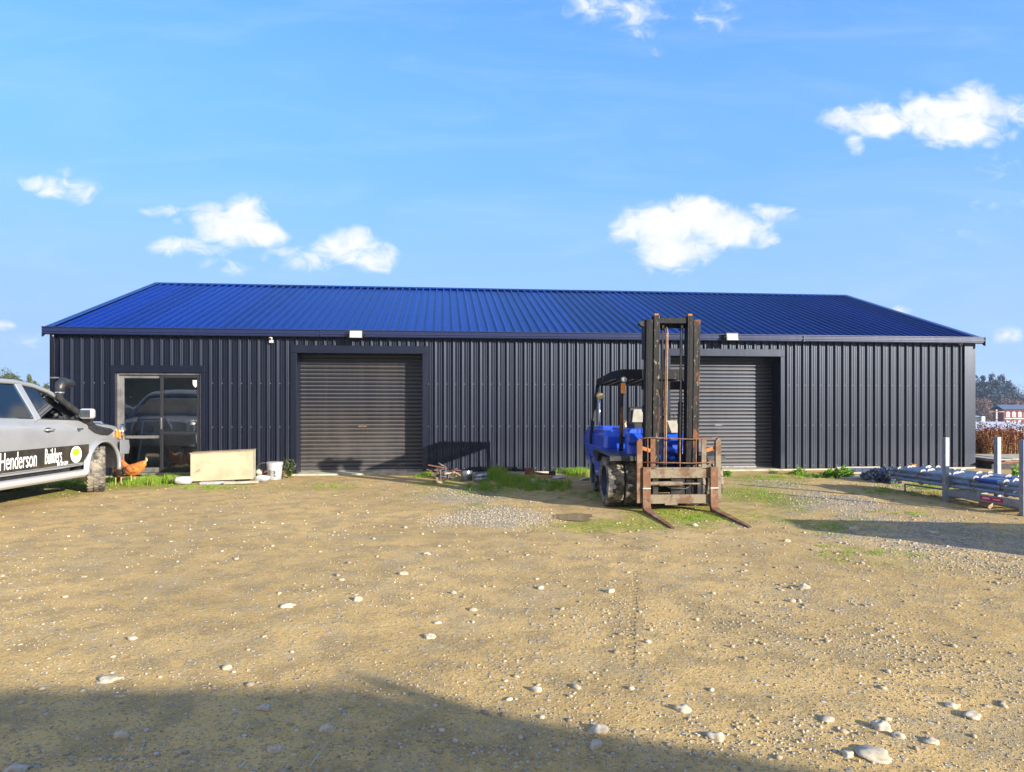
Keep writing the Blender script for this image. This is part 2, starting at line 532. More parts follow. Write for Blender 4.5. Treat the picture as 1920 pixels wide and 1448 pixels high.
M['rust_pale'] = mat('worn_rusty_steel', (.19, .155, .105), .75, col2=(.12, .065, .035), nsc=5, nlo=.45, nhi=.62, col3=(.05, .045, .04), n3=17, lo3=.58, hi3=.68, bump=.6)
M['rust_orange'] = mat('orange_rust', (.42, .15, .04), .85, col2=(.25, .1, .04), nsc=9, bump=.5)
M['grease'] = mat('greasy_steel', (.015, .015, .017), .35, col2=(.04, .035, .03), nsc=10)
M['galv'] = mat('galvanised', (.24, .28, .32), .42, .55, col2=(.32, .35, .38), nsc=12, col3=(.2, .24, .3), n3=30)
M['pipe'] = mat('scaffold_steel', (.22, .28, .37), .4, .35, col2=(.32, .37, .44), nsc=7, col3=(.3, .34, .38), n3=21, lo3=.6)
M['pipe_blue'] = mat('blue_steel', (.04, .08, .32), .4, .2)
M['rosette'] = mat('rosette_steel', (.22, .215, .21), .5, .3, col2=(.45, .42, .4), nsc=30)
M['hood_grey'] = mat('grey_cover', (.30, .29, .25), .7, col2=(.24, .23, .2), nsc=8)
M['wood'] = mat('weathered_wood', (.28, .19, .11), .85, col2=(.38, .3, .2), nsc=4, stretch=(1, 6, 6), bump=.4)
M['wood_red'] = mat('rusty_timber', (.13, .05, .035), .85, col2=(.2, .09, .06), nsc=5, bump=.4)
M['board'] = mat('weathered_panel', (.36, .325, .215), .8, col2=(.29, .26, .17), nsc=3.2, nlo=.42, nhi=.68, col3=(.18, .165, .12), n3=6, lo3=.62, hi3=.74, bump=.2)
M['board_pale'] = mat('pale_panel', (.40, .37, .28), .8, col2=(.32, .28, .2), nsc=6)
M['plastic_white'] = mat('white_plastic', (.40, .40, .41), .45, col2=(.29, .29, .32), nsc=12)
M['steel'] = mat('dull_steel', (.30, .31, .36), .3, .85, col2=(.2, .2, .24), nsc=9)
M['water'] = mat('puddle_water', (.27, .19, .08), .12, spec=.12, bump=.1, bsc=9)
M['hen_wing'] = mat('wing_feathers', (.36, .11, .02), .85, col2=(.55, .22, .05), nsc=30, nlo=.4, nhi=.6, bump=1, bsc=50, stretch=(.5, 1, 2))
M['hen_orange'] = mat('orange_feathers', (.50, .17, .03), .85, col2=(.36, .10, .015), nsc=22, nlo=.42, nhi=.58, bump=1, bsc=45, stretch=(.5, 1, 2))
M['hen_dark'] = mat('dark_feathers', (.02, .015, .012), .7, col2=(.3, .08, .012), nsc=9, nlo=.5, nhi=.6, bump=.5)
M['cream'] = mat('cream_feathers', (.66, .5, .22), .8)
M['comb'] = mat('red_comb', (.5, .03, .02), .6)
M['leg_yellow'] = mat('yellow_leg', (.45, .3, .08), .7)
M['brick'] = mat('red_brick', (.20, .06, .05), .9, col2=(.15, .05, .05), nsc=3)
M['slate'] = mat('slate_roof', (.07, .10, .17), .6)
M['white_roof'] = mat('white_roof', (.5, .54, .6), .5, col2=(.42, .46, .54), nsc=.8)
M['cream_wall'] = mat('cream_wall', (.6, .53, .36), .8)
M['green_plastic'] = mat('green_plastic', (.01, .10, .06), .5)
M['bark'] = mat('bark', (.09, .065, .045), .9, col2=(.05, .04, .03), nsc=5, bump=.5)
M['lf_far'] = leaf_mat('far_foliage_hazed', (.012, .028, .05), (.05, .085, .12), (.06, .06, .075), .1, .2)  # bluish leaf colours carry the distance haze
M['lf_dark'] = leaf_mat('dark_foliage', (.03, .055, .03), (.06, .095, .035), (.12, .13, .03), .15, .3)
M['lf_olive'] = leaf_mat('olive_foliage', (.10, .13, .04), (.16, .17, .05), (.07, .08, .03), .2, .5)
M['lf_bare'] = leaf_mat('bare_twigs', (.16, .10, .09), (.22, .13, .10), None, .05)
M['grass'] = leaf_mat('grass_blades', (.13, .30, .02), (.27, .45, .03), (.34, .38, .07), .45, 2.0)
M['weed'] = leaf_mat('weed_leaves', (.10, .24, .015), (.22, .38, .03), None, .3)
M['weed_dark'] = leaf_mat('dark_weed_leaves', (.04, .08, .02), (.10, .14, .035), (.2, .18, .07), .25, 6)
M['dry'] = leaf_mat('dry_stalks', (.36, .22, .07), (.5, .33, .12), None, .2)
M['dock'] = leaf_mat('dry_seed_heads', (.12, .03, .012), (.24, .075, .025), None, .15)

# ------------------------------------------------------------------ ground
GRAVEL = [(870, 925, 75, 17, 1.0), (930, 967, 95, 22, .9), (1550, 940, 130, 28, .8), (1750, 1000, 260, 60, .6), (1100, 970, 30, 8, .3),
          (1440, 905, 60, 14, .6),  (300, 1000, 260, 40, .2), (640, 955, 200, 20, .15)]
MOSS = [(1290, 965, 150, 28, 1.0), (1150, 985, 150, 18, .9), (1420, 930, 120, 30, .9), (1440, 900, 90, 14, .9), (1560, 985, 160, 22, .7), (1650, 1040, 220, 30, .45), (900, 918, 160, 18, .8),
        (240, 910, 160, 14, 1.0), (390, 915, 160, 10, .7), (620, 912, 110, 14, .5), (820, 905, 60, 12, .8), (900, 955, 120, 14, .5), (1700, 925, 140, 20, .6), (60, 925, 120, 20, .9), (1850, 1000, 120, 30, .4), (1750, 1060, 200, 30, .4), (1180, 940, 90, 14, .7)]


def pmask(X, Y, lst):
    Yc = np.maximum(Y, .5)
    px = CX + F * X / Yc
    py = HY + EYE * F / Yc
    m = np.zeros_like(X)
    for (a, b, rx, ry, w) in lst:
        # turn each patch into a ground ellipse
        c = G(a, b); c1 = G(a, b - ry * .8); c2 = G(a, b + ry)
        sx = rx * c.y / F; sy = max((c1.y - c2.y) / 2, .1)
        d = ((X - c.x) / sx) ** 2 + ((Y - c.y) / sy) ** 2
        m = np.maximum(m, w * np.exp(-d * .9))
    return m


def coords(lo, hi, step, far, grow=1.35):
    a = list(np.arange(lo, hi + 1e-6, step)); s = step
    x = a[-1]
    while x < far: s *= grow; x += s; a.append(x)
    x = a[0]; s = step
    pre = []
    while x > -far: s *= grow; x -= s; pre.append(x)
    return np.array(pre[::-1] + a)


gx = coords(-11, 12, .07, 300); gy = coords(1.6, 15.2, .06, 300)
X, Yg = np.meshgrid(gx, gy)
Z = gz(X, Yg)
nx, ny = len(gx), len(gy)
co = np.stack([X.ravel(), Yg.ravel(), Z.ravel()], 1)
idx = np.arange(nx * ny).reshape(ny, nx)
quads = np.stack([idx[:-1, :-1].ravel(), idx[:-1, 1:].ravel(), idx[1:, 1:].ravel(), idx[1:, :-1].ravel()], 1)


def np_mesh(name, co, faces):
    me = bpy.data.meshes.new(name)
    k = faces.shape[1]
    me.vertices.add(len(co)); me.vertices.foreach_set('co', co.astype(np.float32).ravel())
    me.loops.add(faces.size); me.loops.foreach_set('vertex_index', faces.astype(np.int32).ravel())
    me.polygons.add(len(faces)); me.polygons.foreach_set('loop_start', np.arange(0, faces.size, k, dtype=np.int32))
    me.update(calc_edges=True)
    return me


gme = np_mesh('ground', co, quads)
edge_n = (fbm(X * 1.7, Yg * 1.7, 4, 21) - .47) * 1.6
A = gme.attributes.new('moss', 'FLOAT', 'POINT'); A.data.foreach_set('value', np.clip(pmask(X, Yg, MOSS) + edge_n * .5 * (pmask(X, Yg, MOSS) > .12), 0, 1).ravel().astype(np.float32))
A = gme.attributes.new('gravel', 'FLOAT', 'POINT'); A.data.foreach_set('value', np.clip(pmask(X, Yg, GRAVEL) + edge_n * .5 * (pmask(X, Yg, GRAVEL) > .1), 0, 1).ravel().astype(np.float32))
gm = bpy.data.materials.new('yard_earth'); gm.use_nodes = True
t = NT(gm.node_tree); b = gm.node_tree.nodes['Principled BSDF']
oc = t.n('ShaderNodeTexCoord').outputs['Object']
am = t.n('ShaderNodeAttribute', attribute_name='moss').outputs['Fac']
ag = t.n('ShaderNodeAttribute', attribute_name='gravel').outputs['Fac']
big = t.noise(oc, .5, 5, .6, .4)
mid = t.noise(oc, 3.2, 6, .65, .2)
fine = t.noise(oc, 70, 5, .7)
ff = t.noise(oc, 24, 6, .7)
c = t.mix(t.ramp(big, .38, .62), (.60, .40, .15), (.47, .31, .11))
c = t.mix(t.m('MULTIPLY', t.ramp(mid, .44, .62), .72), c, (.29, .205, .09))
c = t.mix(t.m('MULTIPLY', t.ramp(mid, .3, .42, 1, 0), .5), c, (.62, .47, .23))
c = t.mix(t.m('MULTIPLY', t.ramp(fine, .52, .64), .85), c, (.19, .14, .075))
fz = t.noise(oc, 210, 3, .7)
c = t.mix(t.m('MULTIPLY', t.ramp(fz, .55, .66), .6), c, (.68, .53, .28))
c = t.mix(t.m('MULTIPLY', t.ramp(fz, .34, .44, 1, 0), .5), c, (.16, .12, .07))
c = t.mix(t.m('MULTIPLY', t.ramp(t.noise(oc, 1.5, 6, .7, .3), .5, .62), .5), c, (.39, .30, .165))
c = t.mix(t.m('MULTIPLY', t.ramp(ff, .56, .68), .6), c, (.63, .50, .29))
# grit: small cells of stone showing in the surface
vc = t.vor(oc, 46, out='Color'); vd = t.vor(oc, 46)
vs_ = t.n('ShaderNodeSeparateXYZ'); t.put(vs_.inputs[0], vc)
gritcol = t.mix(vs_.outputs[0], (.20, .19, .17), (.58, .52, .40))
gsel = t.m('MULTIPLY', t.ramp(vs_.outputs[1], .60, .68), t.ramp(vd, .3, .42, 1, 0))
c = t.mix(t.m('MULTIPLY', gsel, t.ramp(mid, .35, .6, .35, .95)), c, gritcol)
v2 = t.vor(oc, 19, out='Color'); vd2 = t.vor(oc, 19)
vs2 = t.n('ShaderNodeSeparateXYZ'); t.put(vs2.inputs[0], v2)
gs2 = t.m('MULTIPLY', t.ramp(vs2.outputs[1], .86, .9), t.ramp(vd2, .22, .34, 1, 0))
c = t.mix(t.m('MULTIPLY', gs2, .8), c, t.mix(vs2.outputs[0], (.26, .25, .24), (.66, .62, .54)))
# gravel patches
v3c = t.vor(oc, 30, out='Color'); v3d = t.vor(oc, 30, 'DISTANCE_TO_EDGE')
vs3 = t.n('ShaderNodeSeparateXYZ'); t.put(vs3.inputs[0], v3c)
gcol = t.mix(vs3.outputs[0], (.22, .21, .20), (.62, .58, .50))
gcol = t.mix(t.ramp(v3d, .0, .09, .6, 0), gcol, (.2, .16, .10))
gf = t.ramp(t.m('ADD', ag, t.m('MULTIPLY', t.m('SUBTRACT', mid, .5), .9)), .3, .62)
c = t.mix(t.m('MULTIPLY', gf, .6), c, gcol)
sx_ = t.n('ShaderNodeSeparateXYZ'); t.put(sx_.inputs[0], oc)
def rutline(x0, y0, sl, ya, yb, w, dash):
    d_ = t.m('ABSOLUTE', t.m('SUBTRACT', t.m('SUBTRACT', sx_.outputs[0], t.m('MULTIPLY', t.m('SUBTRACT', sx_.outputs[1], y0), sl)), x0))
    d_ = t.m('ADD', d_, t.m('MULTIPLY', t.m('SUBTRACT', t.noise(oc, 4, 3), .5), .10))
    k_ = t.m('MULTIPLY', t.ramp(t.m('ABSOLUTE', d_), w * .5, w, 1, 0), t.m('MULTIPLY', t.ramp(sx_.outputs[1], ya, ya + .3), t.ramp(sx_.outputs[1], yb - .3, yb, 1, 0)))
    if dash: k_ = t.m('MULTIPLY', k_, t.ramp(t.m('SINE', t.m('MULTIPLY', sx_.outputs[1], dash)), -.2, .3))
    return k_
rl_ = t.m('MAXIMUM', rutline(1.08, 5.86, .2, 3.7, 6.2, .035, 75), rutline(.95, 7.6, -.55, 6.6, 8.2, .02, 60))
rl_ = t.m('MAXIMUM', rl_, rutline(1.25, 7.5, -.55, 6.8, 8.1, .02, 60))
rl_ = t.m('MAXIMUM', rl_, t.m('MULTIPLY', rutline(1.0, 5.86, .2, 2.6, 9.0, .16, 0), .22))
c = t.mix(t.m('MULTIPLY', rl_, .42), c, (.21, .145, .065))
mf = t.ramp(t.m('ADD', am, t.m('MULTIPLY', t.m('SUBTRACT', t.noise(oc, 9, 6, .7), .5), 1.9)), .36, .8)
mcol = t.mix(t.ramp(ff, .4, .62), (.155, .18, .02), (.36, .35, .05))
c = t.mix(t.m('MULTIPLY', mf, .85), c, mcol)
spo = t.n('ShaderNodeSeparateXYZ'); t.put(spo.inputs[0], oc)
far = t.ramp(spo.outputs[1], 20, 26)
c = t.mix(far, c, t.mix(t.noise(oc, .05, 4), (.10, .12, .05), (.22, .2, .09)))
t.put(b.inputs['Base Color'], c)
b.inputs['Roughness'].default_value = .92
b.inputs['Specular IOR Level'].default_value = .2
h = t.m('ADD', t.m('MULTIPLY', fine, .35), t.m('MULTIPLY', ff, .7))
h = t.m('ADD', h, t.m('MULTIPLY', gsel, .8)); h = t.m('ADD', h, t.m('MULTIPLY', gs2, 1.2))
h = t.m('ADD', h, t.m('MULTIPLY', t.m('MULTIPLY', gf, t.ramp(v3d, 0, .2)), 1.0))
h = t.m('ADD', h, t.m('MULTIPLY', mid, .5)); h = t.m('SUBTRACT', h, t.m('MULTIPLY', rl_, 1.0))
bn = t.n('ShaderNodeBump'); bn.inputs['Strength'].default_value = .9; bn.inputs['Distance'].default_value = .014
t.put(bn.inputs['Height'], h); t.put(b.inputs['Normal'], bn.outputs[0])
ground = link('ground', gme, gm, smooth=True)
tag(ground, kind='structure')
# ------------------------------------------------------------------ shed
PHI = math.atan(.1037)
cP, sP = math.cos(PHI), math.sin(PHI)
Y0 = 14.76


def U(px):
    x = px - CX
    return x * Y0 / (F * cP - x * sP)


def WZ(px, py, off=0.0):
    """height on the front wall plane at a pixel"""
    u = U(px); Y = Y0 + u * sP + off * cP
    return EYE + (HY - py) * Y / F


def SW(u, y, z=0):
    """shed local to world"""
    return Vector((u * cP - y * sP, Y0 + u * sP + y * cP, z))


shed = empty('shed', (0, Y0, 0), PHI, 'long dark navy steel shed with ribbed roof coloured sky-reflection blue and two roller doors', 'shed')
UL, UR = U(97), U(1806)
URC = U(1825)
ZT, ZB = 3.02, .035
D1 = (U(557), U(792), 2.62)
D2 = (U(1256), U(1462), 2.62)
SD = (U(218), U(378), WZ(300, 699))
HWD = 5.12      # half depth
RIDGE = 4.93


def ribprof(u0, u1, breaks=(), period=.197, h=.039, top=.028, flank=.016, phase=.05):
    pts = []
    k0 = math.floor((u0 - phase) / period) - 1
    k1 = math.ceil((u1 - phase) / period) + 1
    for k in range(k0, k1):
        s = phase + k * period
        for (du, d) in ((0, 0), (.003, .004), (flank - .004, h - .004), (flank, h), (flank + top, h), (flank + top + .004, h - .004), (2 * flank + top - .003, .004), (2 * flank + top, 0), (.075, 0), (.105, 0), (.110, .002), (.118, .002), (.123, 0), (.150, 0), (.155, .002), (.163, .002), (.168, 0)):
            pts.append((s + du, d))
    us = [p[0] for p in pts]; ds = [p[1] for p in pts]
    allu = sorted(set([u for u in us if u0 < u < u1] + [u0, u1] + [b for b in breaks if u0 < b < u1]))
    return [(u, float(np.interp(u, us, ds))) for u in allu]


def ribbed(u0, u1, f0, f1, breaks=(), skip=lambda u: None, **kw):
    """strip sheet; f0/f1(u,d) give bottom/top point, skip(u) may give another bottom height"""
    pr = ribprof(u0, u1, breaks, **kw)
    mb = MB()
    for (a, da), (b_, db) in zip(pr[:-1], pr[1:]):
        um = (a + b_) / 2
        s = skip(um)
        mb.poly([f0(a, da, s), f0(b_, db, s), f1(b_, db), f1(a, da)], [(0, 1, 2, 3)])
    bmesh.ops.remove_doubles(mb.bm, verts=mb.bm.verts[:], dist=1e-5)
    return mb


def openz(u):
    for (a, b_, z) in (D1, D2, SD):
        if a < u < b_: return z
    return None


brk = [D1[0], D1[1], D2[0], D2[1], SD[0], SD[1]]
fw = ribbed(UL, UR, lambda u, d, s: (u, -d, s if s else ZB), lambda u, d: (u, -d, ZT), brk, openz)
fwo = fw.build('front_wall', M['wall'], shed, smooth=True)
# end walls and the back
for (u, sgn) in ((UL, -1), (URC, 1)):
    pr = ribprof(0, 2 * HWD)
    mb = MB()
    for (a, da), (b_, db) in zip(pr[:-1], pr[1:]):
        za = ZT + (RIDGE - .04 - ZT) * (1 - abs(a - HWD) / HWD); zb = ZT + (RIDGE - .04 - ZT) * (1 - abs(b_ - HWD) / HWD)
        mb.poly([(u + sgn * da, a, ZB), (u + sgn * db, b_, ZB), (u + sgn * db, b_, zb), (u + sgn * da, a, za)], [(0, 1, 2, 3)])
    mb.build('end_wall', M['wall'], shed)
ribbed(UL, URC, lambda u, d, s: (u, 2 * HWD + d, ZB), lambda u, d: (u, 2 * HWD + d, ZT)).build('back_wall', M['wall'], shed)
# inner lining keeps daylight out
mb = MB()
mb.poly([(UL + .1, .42, .02), (URC - .1, .42, .02), (URC - .1, 2 * HWD - .1, .02), (UL + .1, 2 * HWD - .1, .02)], [(0, 1, 2, 3)])
mb.build('floor_slab', M['concrete'], shed)
# corner flashings
MB().b2(UR, URC + .02, -.045, .0, ZB, ZT).build('corner_flashing', M['trim'], shed, bevel=.004)
MB().b2(UL - .02, UL + .09, -.042, .0, ZB, ZT).build('corner_flashing', M['trim'], shed, bevel=.004)
# footing
for (a, b_, yy) in ((UL, SD[0] - .05, -.05), (SD[1] + .05, D1[0] - .1, -.05), (D1[1] + .1, D2[0] - .1, -.05), (D2[1] + .1, URC, -.09)):
    MB().b2(a, b_, yy, .1, -.25, .03).jitter(.006, 2).build('footing', M['concrete'], shed)
for (a, b_, z) in (D1, D2):
    MB().b2(a - .1, b_ + .1, -.10, .42, -.2, .034).jitter(.004, 2).build('door_threshold', M['concrete'], shed, bevel=.01)
# roof
EY, EZ = -.10, 3.075
sl = math.atan2(RIDGE - EZ, HWD - EY)
nS, nC = math.sin(sl), math.cos(sl)
RL, RR = UL - .03, URC + .04
for side in (0, 1):
    def rp(y, z): return (y, z) if side == 0 else (2 * HWD - y, z)
    def f0(u, d, s):
        y, z = rp(EY - nS * d, EZ + nC * d); return (u, y, z)
    def f1(u, d):
        y, z = rp(HWD - nS * d, RIDGE + nC * d); return (u, y, z)
    ribbed(RL, RR, f0, f1, h=.042, top=.024).build('roof_sheet', M['roof'], shed, smooth=True)
mb = MB()
q = .16
pf = [(HWD - q, RIDGE - q * math.tan(sl) + .036), (HWD - .02, RIDGE + .042), (HWD + .02, RIDGE + .042), (HWD + q, RIDGE - q * math.tan(sl) + .036)]
mb.loft([[(u, a, z) for a, z in pf] for u in (RL - .02, RR + .02)], closed=False)
mb.build('ridge_cap', M['roof'], shed, solid=.006)
for u, s in ((RL, 1), (RR, -1)):
    mb = MB()
    a, b_ = Vector((0, EY - .02, EZ)), Vector((0, HWD, RIDGE))
    off = Vector((0, -nS, nC))
    pa = [a + off * .045, b_ + off * .045]
    ring = lambda p: [Vector((u + s * .13, p.y, p.z)), Vector((u - s * .03, p.y, p.z)), Vector((u - s * .03, p.y, p.z - .17)), Vector((u - s * .015, p.y, p.z - .17)), Vector((u - s * .015, p.y, p.z - .012)), Vector((u + s * .13, p.y, p.z - .012))]
    c_ = Vector((0, 2 * HWD - EY + .02, EZ)) + Vector((0, nS, nC)) * .045
    mb.loft([ring(pa[0]), ring(pa[1]), ring(c_)])
    mb.build('barge_flashing', M['roof'], shed)
# gutters: stepped front
GL, GR = U(88) + .03, U(1835) - .02
for side in (0, 1):
    prof = [(-.07, 3.085), (-.215, 3.105), (-.222, 3.105), (-.222, 3.085), (-.205, 3.075), (-.205, 3.045), (-.217, 3.038), (-.217, 3.008), (-.200, 3.0), (-.200, 2.975), (-.19, 2.955), (-.045, 2.955), (-.045, 3.085)]
    if side: prof = [(2 * HWD - y, z) for y, z in prof]
    MB().loft([[(u, y, z) for y, z in prof] for u in (GL, GR)]).build('gutter', M['gutter'], shed)
for u in (GL, GR):
    s = 1 if u > 0 else -1
    MB().prism([(-.225, 3.11), (-.225, 2.90), (-.18, 2.90), (-.10, 2.965), (.05, 2.97), (.05, 3.12)], 'x', u, u + s * .008).build('gutter_stop_end', M['gutter'], shed)
for px in (604, 1497):
    MB().b2(U(px), U(px) + .035, -.228, -.198, 2.953, 3.108).build('gutter_joiner', M['gutter'], shed)
# downpipe
ud = U(106)
mb = MB(); mb.tube([(ud, -.14, 2.97), (ud, -.13, 2.9), (ud, -.085, 2.78), (ud, -.085, .1)], .04, 12)
dp = mb.build('downpipe', M['trim'], shed, smooth=True)
for z in (2.05, .8): MB().b2(ud - .055, ud + .07, -.13, -.032, z, z + .03).build('pipe_bracket', M['alu'], dp)
# door surrounds
def surround(a, b_, z, hd, wd, depth, name):
    mb = MB()
    mb.b2(a - wd, b_ + wd, -.05, -.001, z, z + hd)
    mb.b2(a - wd, a, -.048, -.001, .0, z - .001)
    mb.b2(b_, b_ + wd, -.048, -.001, .0, z - .001)
    mb.build(name, M['trim'], shed, bevel=.004)
    mb = MB()
    mb.b2(a - .03, a - .002, .001, depth, .03, z)
    mb.b2(b_ + .002, b_ + .03, .001, depth, .03, z)
    mb.b2(a - .03, b_ + .03, .001, depth, z + .002, z + .03)
    mb.build(name.replace('surround', 'reveal'), M['trim'], shed)


surround(*D1, .165, .125, .5, 'door_surround')
surround(*D2, .165, .10, .5, 'door_surround')
surround(*SD, .15, .085, .16, 'door_surround')
# roller curtains
DEP = .40
for (a, b_, zt), lab in ((D1, 'roller door with brown dust low down and a small rusty scrape'), (D2, 'roller door partly behind the forklift mast')):
    prof = []
    z = .045; pitch = .0865
    while z < 2.72:
        for (dz, d) in ((0, 0), (.008, 0), (.012, .006), (.024, .014), (.045, .018), (.066, .015), (.074, .009), (.0795, 0)):
            prof.append((DEP - d, z + dz))
        z += pitch
    mb = MB(); mb.loft([[(u, y, z) for y, z in prof] for u in (a - .01, b_ + .01)], closed=False)
    rd = mb.build('roller_door', M['roller'], shed, smooth=True, angle=35)
    rd['label'] = lab
    MB().b2(a, b_, DEP - .03, DEP + .01, .035, .07).build('bottom_rail', M['alu'], rd, bevel=.004)
    MB().b2((a + b_) / 2 - .09, (a + b_) / 2 + .09, DEP - .035, DEP - .015, 1.02, 1.045).build('handle', M['rust_pale'], rd)
# sliding glass door
a, b_, zt = SD
fr = MB()
yF = .05
def rect(mb, x0, x1, z0, z1, w, y0, y1, wb=None, wt=None):
    wb = wb or w; wt = wt or w
    mb.b2(x0, x0 + w, y0, y1, z0, z1); mb.b2(x1 - w, x1, y0, y1, z0, z1)
    mb.b2(x0 + w + .0005, x1 - w - .0005, y0 + .001, y1 - .001, z1 - wt, z1 - .0005); mb.b2(x0 + w + .0005, x1 - w - .0005, y0 + .001, y1 - .001, z0 + .0005, z0 + wb)
mid = U(302)
rect(fr, a + .002, b_ - .002, .04, zt - .002, .04, .01, .15)
sdo = fr.build('sliding_door', M['alu'], shed, bevel=.003)
p1 = MB(); rect(p1, a + .045, mid + .03, .085, zt - .045, .07, .075, .115, wb=.10); p1.b2(a + .116, mid - .041, .078, .112, .80, .86)
p1o = p1.build('fixed_panel_frame', M['alu'], sdo, bevel=.003)
p2 = MB(); rect(p2, mid - .035, b_ - .045, .085, zt - .045, .06, .03, .07, wb=.10); p2.b2(mid + .026, b_ - .106, .033, .067, .88, .945)
p2o = p2.build('sliding_panel_frame', M['black'], sdo, bevel=.003)
def pane(x0, x1, z0, z1, y): return MB().b2(x0, x1, y, y + .006, z0, z1).build('glass_pane', M['glass'], sdo)
pane(a + .112, mid - .037, .18, .80, .093); pane(a + .112, mid - .037, .86, zt - .114, .093)
pane(mid + .022, b_ - .102, .18, .88, .048); pane(mid + .022, b_ - .102, .945, zt - .104, .048)
MB().b2(mid - .02, mid + .012, .012, .03, 1.0, 1.24).build('door_pull', M['alu'], sdo, bevel=.004)
us = U(365)
MB().prism([(us - .055, 2.03), (us + .055, 2.03), (us + .05, 1.93), (us, 1.87), (us - .05, 1.93)], 'y', .041, .044).build('shield_sticker', M['white'], sdo)
# room behind the glass
mb = MB()
x0, x1 = a - 1.0, b_ + .7
mb.poly([(x0, .2, 0.06), (x1, .2, .06), (x1, 1.25, .06), (x0, 1.25, .06), (x0, .2, 2.6), (x1, .2, 2.6), (x1, 1.25, 2.6), (x0, 1.25, 2.6)],
        [(0, 1, 2, 3), (4, 7, 6, 5), (2, 6, 7, 3), (0, 3, 7, 4), (1, 5, 6, 2)])
mb.build('office_lining', M['int_wall'], shed)
# floodlights
for px, py in ((671, 627), (1361, 632)):
    u = U(px); z = WZ(px, py, -.3)
    fl = MB().box((u, -.33, z), (.29, .035, .185), (R(-12), 0, 0)).build('floodlight', M['black'], shed, bevel=.006)
    mb = MB().box((u, -.350, z - .004), (.25, .012, .15), (R(-12), 0, 0)); mb.build('lens', M['lens'], fl, bevel=.003)
    mb = MB(); mb.bar((u - .17, -.33, z), (u - .17, -.21, z - .03), .02, .012); mb.bar((u + .17, -.33, z), (u + .17, -.21, z - .03), .02, .012); mb.b2(u - .18, u + .18, -.222, -.206, z - .045, z - .015)
    mb.build('bracket', M['black'], fl)
# cameras under the eave
for px, py in ((510, 637), (1795, 648)):
    u = U(px); z = WZ(px, py, -.1)
    cmr = MB().box((u, -.10, z + .075), (.10, .10, .02)).sphere((u, -.11, z + .035), .04, sub=3).build('security_camera', M['white'], shed, smooth=True, angle=40)
    MB().sphere((u, -.138, z + .02), .022).build('lens', M['black'], cmr, smooth=True)
    if px < 900: MB().box((u, -.06, z - .035), (.085, .06, .07)).build('junction_box', M['plastic_white'], cmr, bevel=.006)

# things indoors seen through the glass
def inroom(px, py, y): return
M['pale_blue'] = mat('blue_grey_board', (.30, .38, .44), .5, col2=(.2, .27, .33), nsc=3)
st = empty('stool', SW(U(335) - .27, .55, .06), PHI, 'pale wooden stool standing inside behind the glass door', 'stool')
MB().box((0, 0, .52), (.36, .30, .04)).build('seat', M['board_pale'], st, bevel=.006)
for sx in (-1, 1):
    for sy in (-1, 1):
        MB().bar((sx * .19, sy * .15, 0), (sx * .15, sy * .12, .50), .035, .035).build('leg', M['board_pale'], st)
MB().bar((-.17, -.13, .2), (.17, -.13, .2), .03, .02).build('rung', M['board_pale'], st)
gp = MB().bar((0, 0, 0), (0, .30, 1.0), .50, .03, up=(1, 0, 0)).build('leaning_sheet', M['pale_blue'], bevel=.002, loc=SW(U(272) - .20, .32, .07), rot=(0, 0, PHI))
tag(gp, 'bluish sheet leaning inside behind the left glass pane', 'sheet')
gp2 = MB().bar((0, 0, 0), (.10, .30, 1.2), .30, .04, up=(1, 0, 0)).build('leaning_board', M['wood_red'], bevel=.002, loc=SW(U(248) - .24, .40, .07), rot=(0, 0, PHI + .2))
tag(gp2, 'dark brown board leaning indoors left of the bluish sheet', 'board')
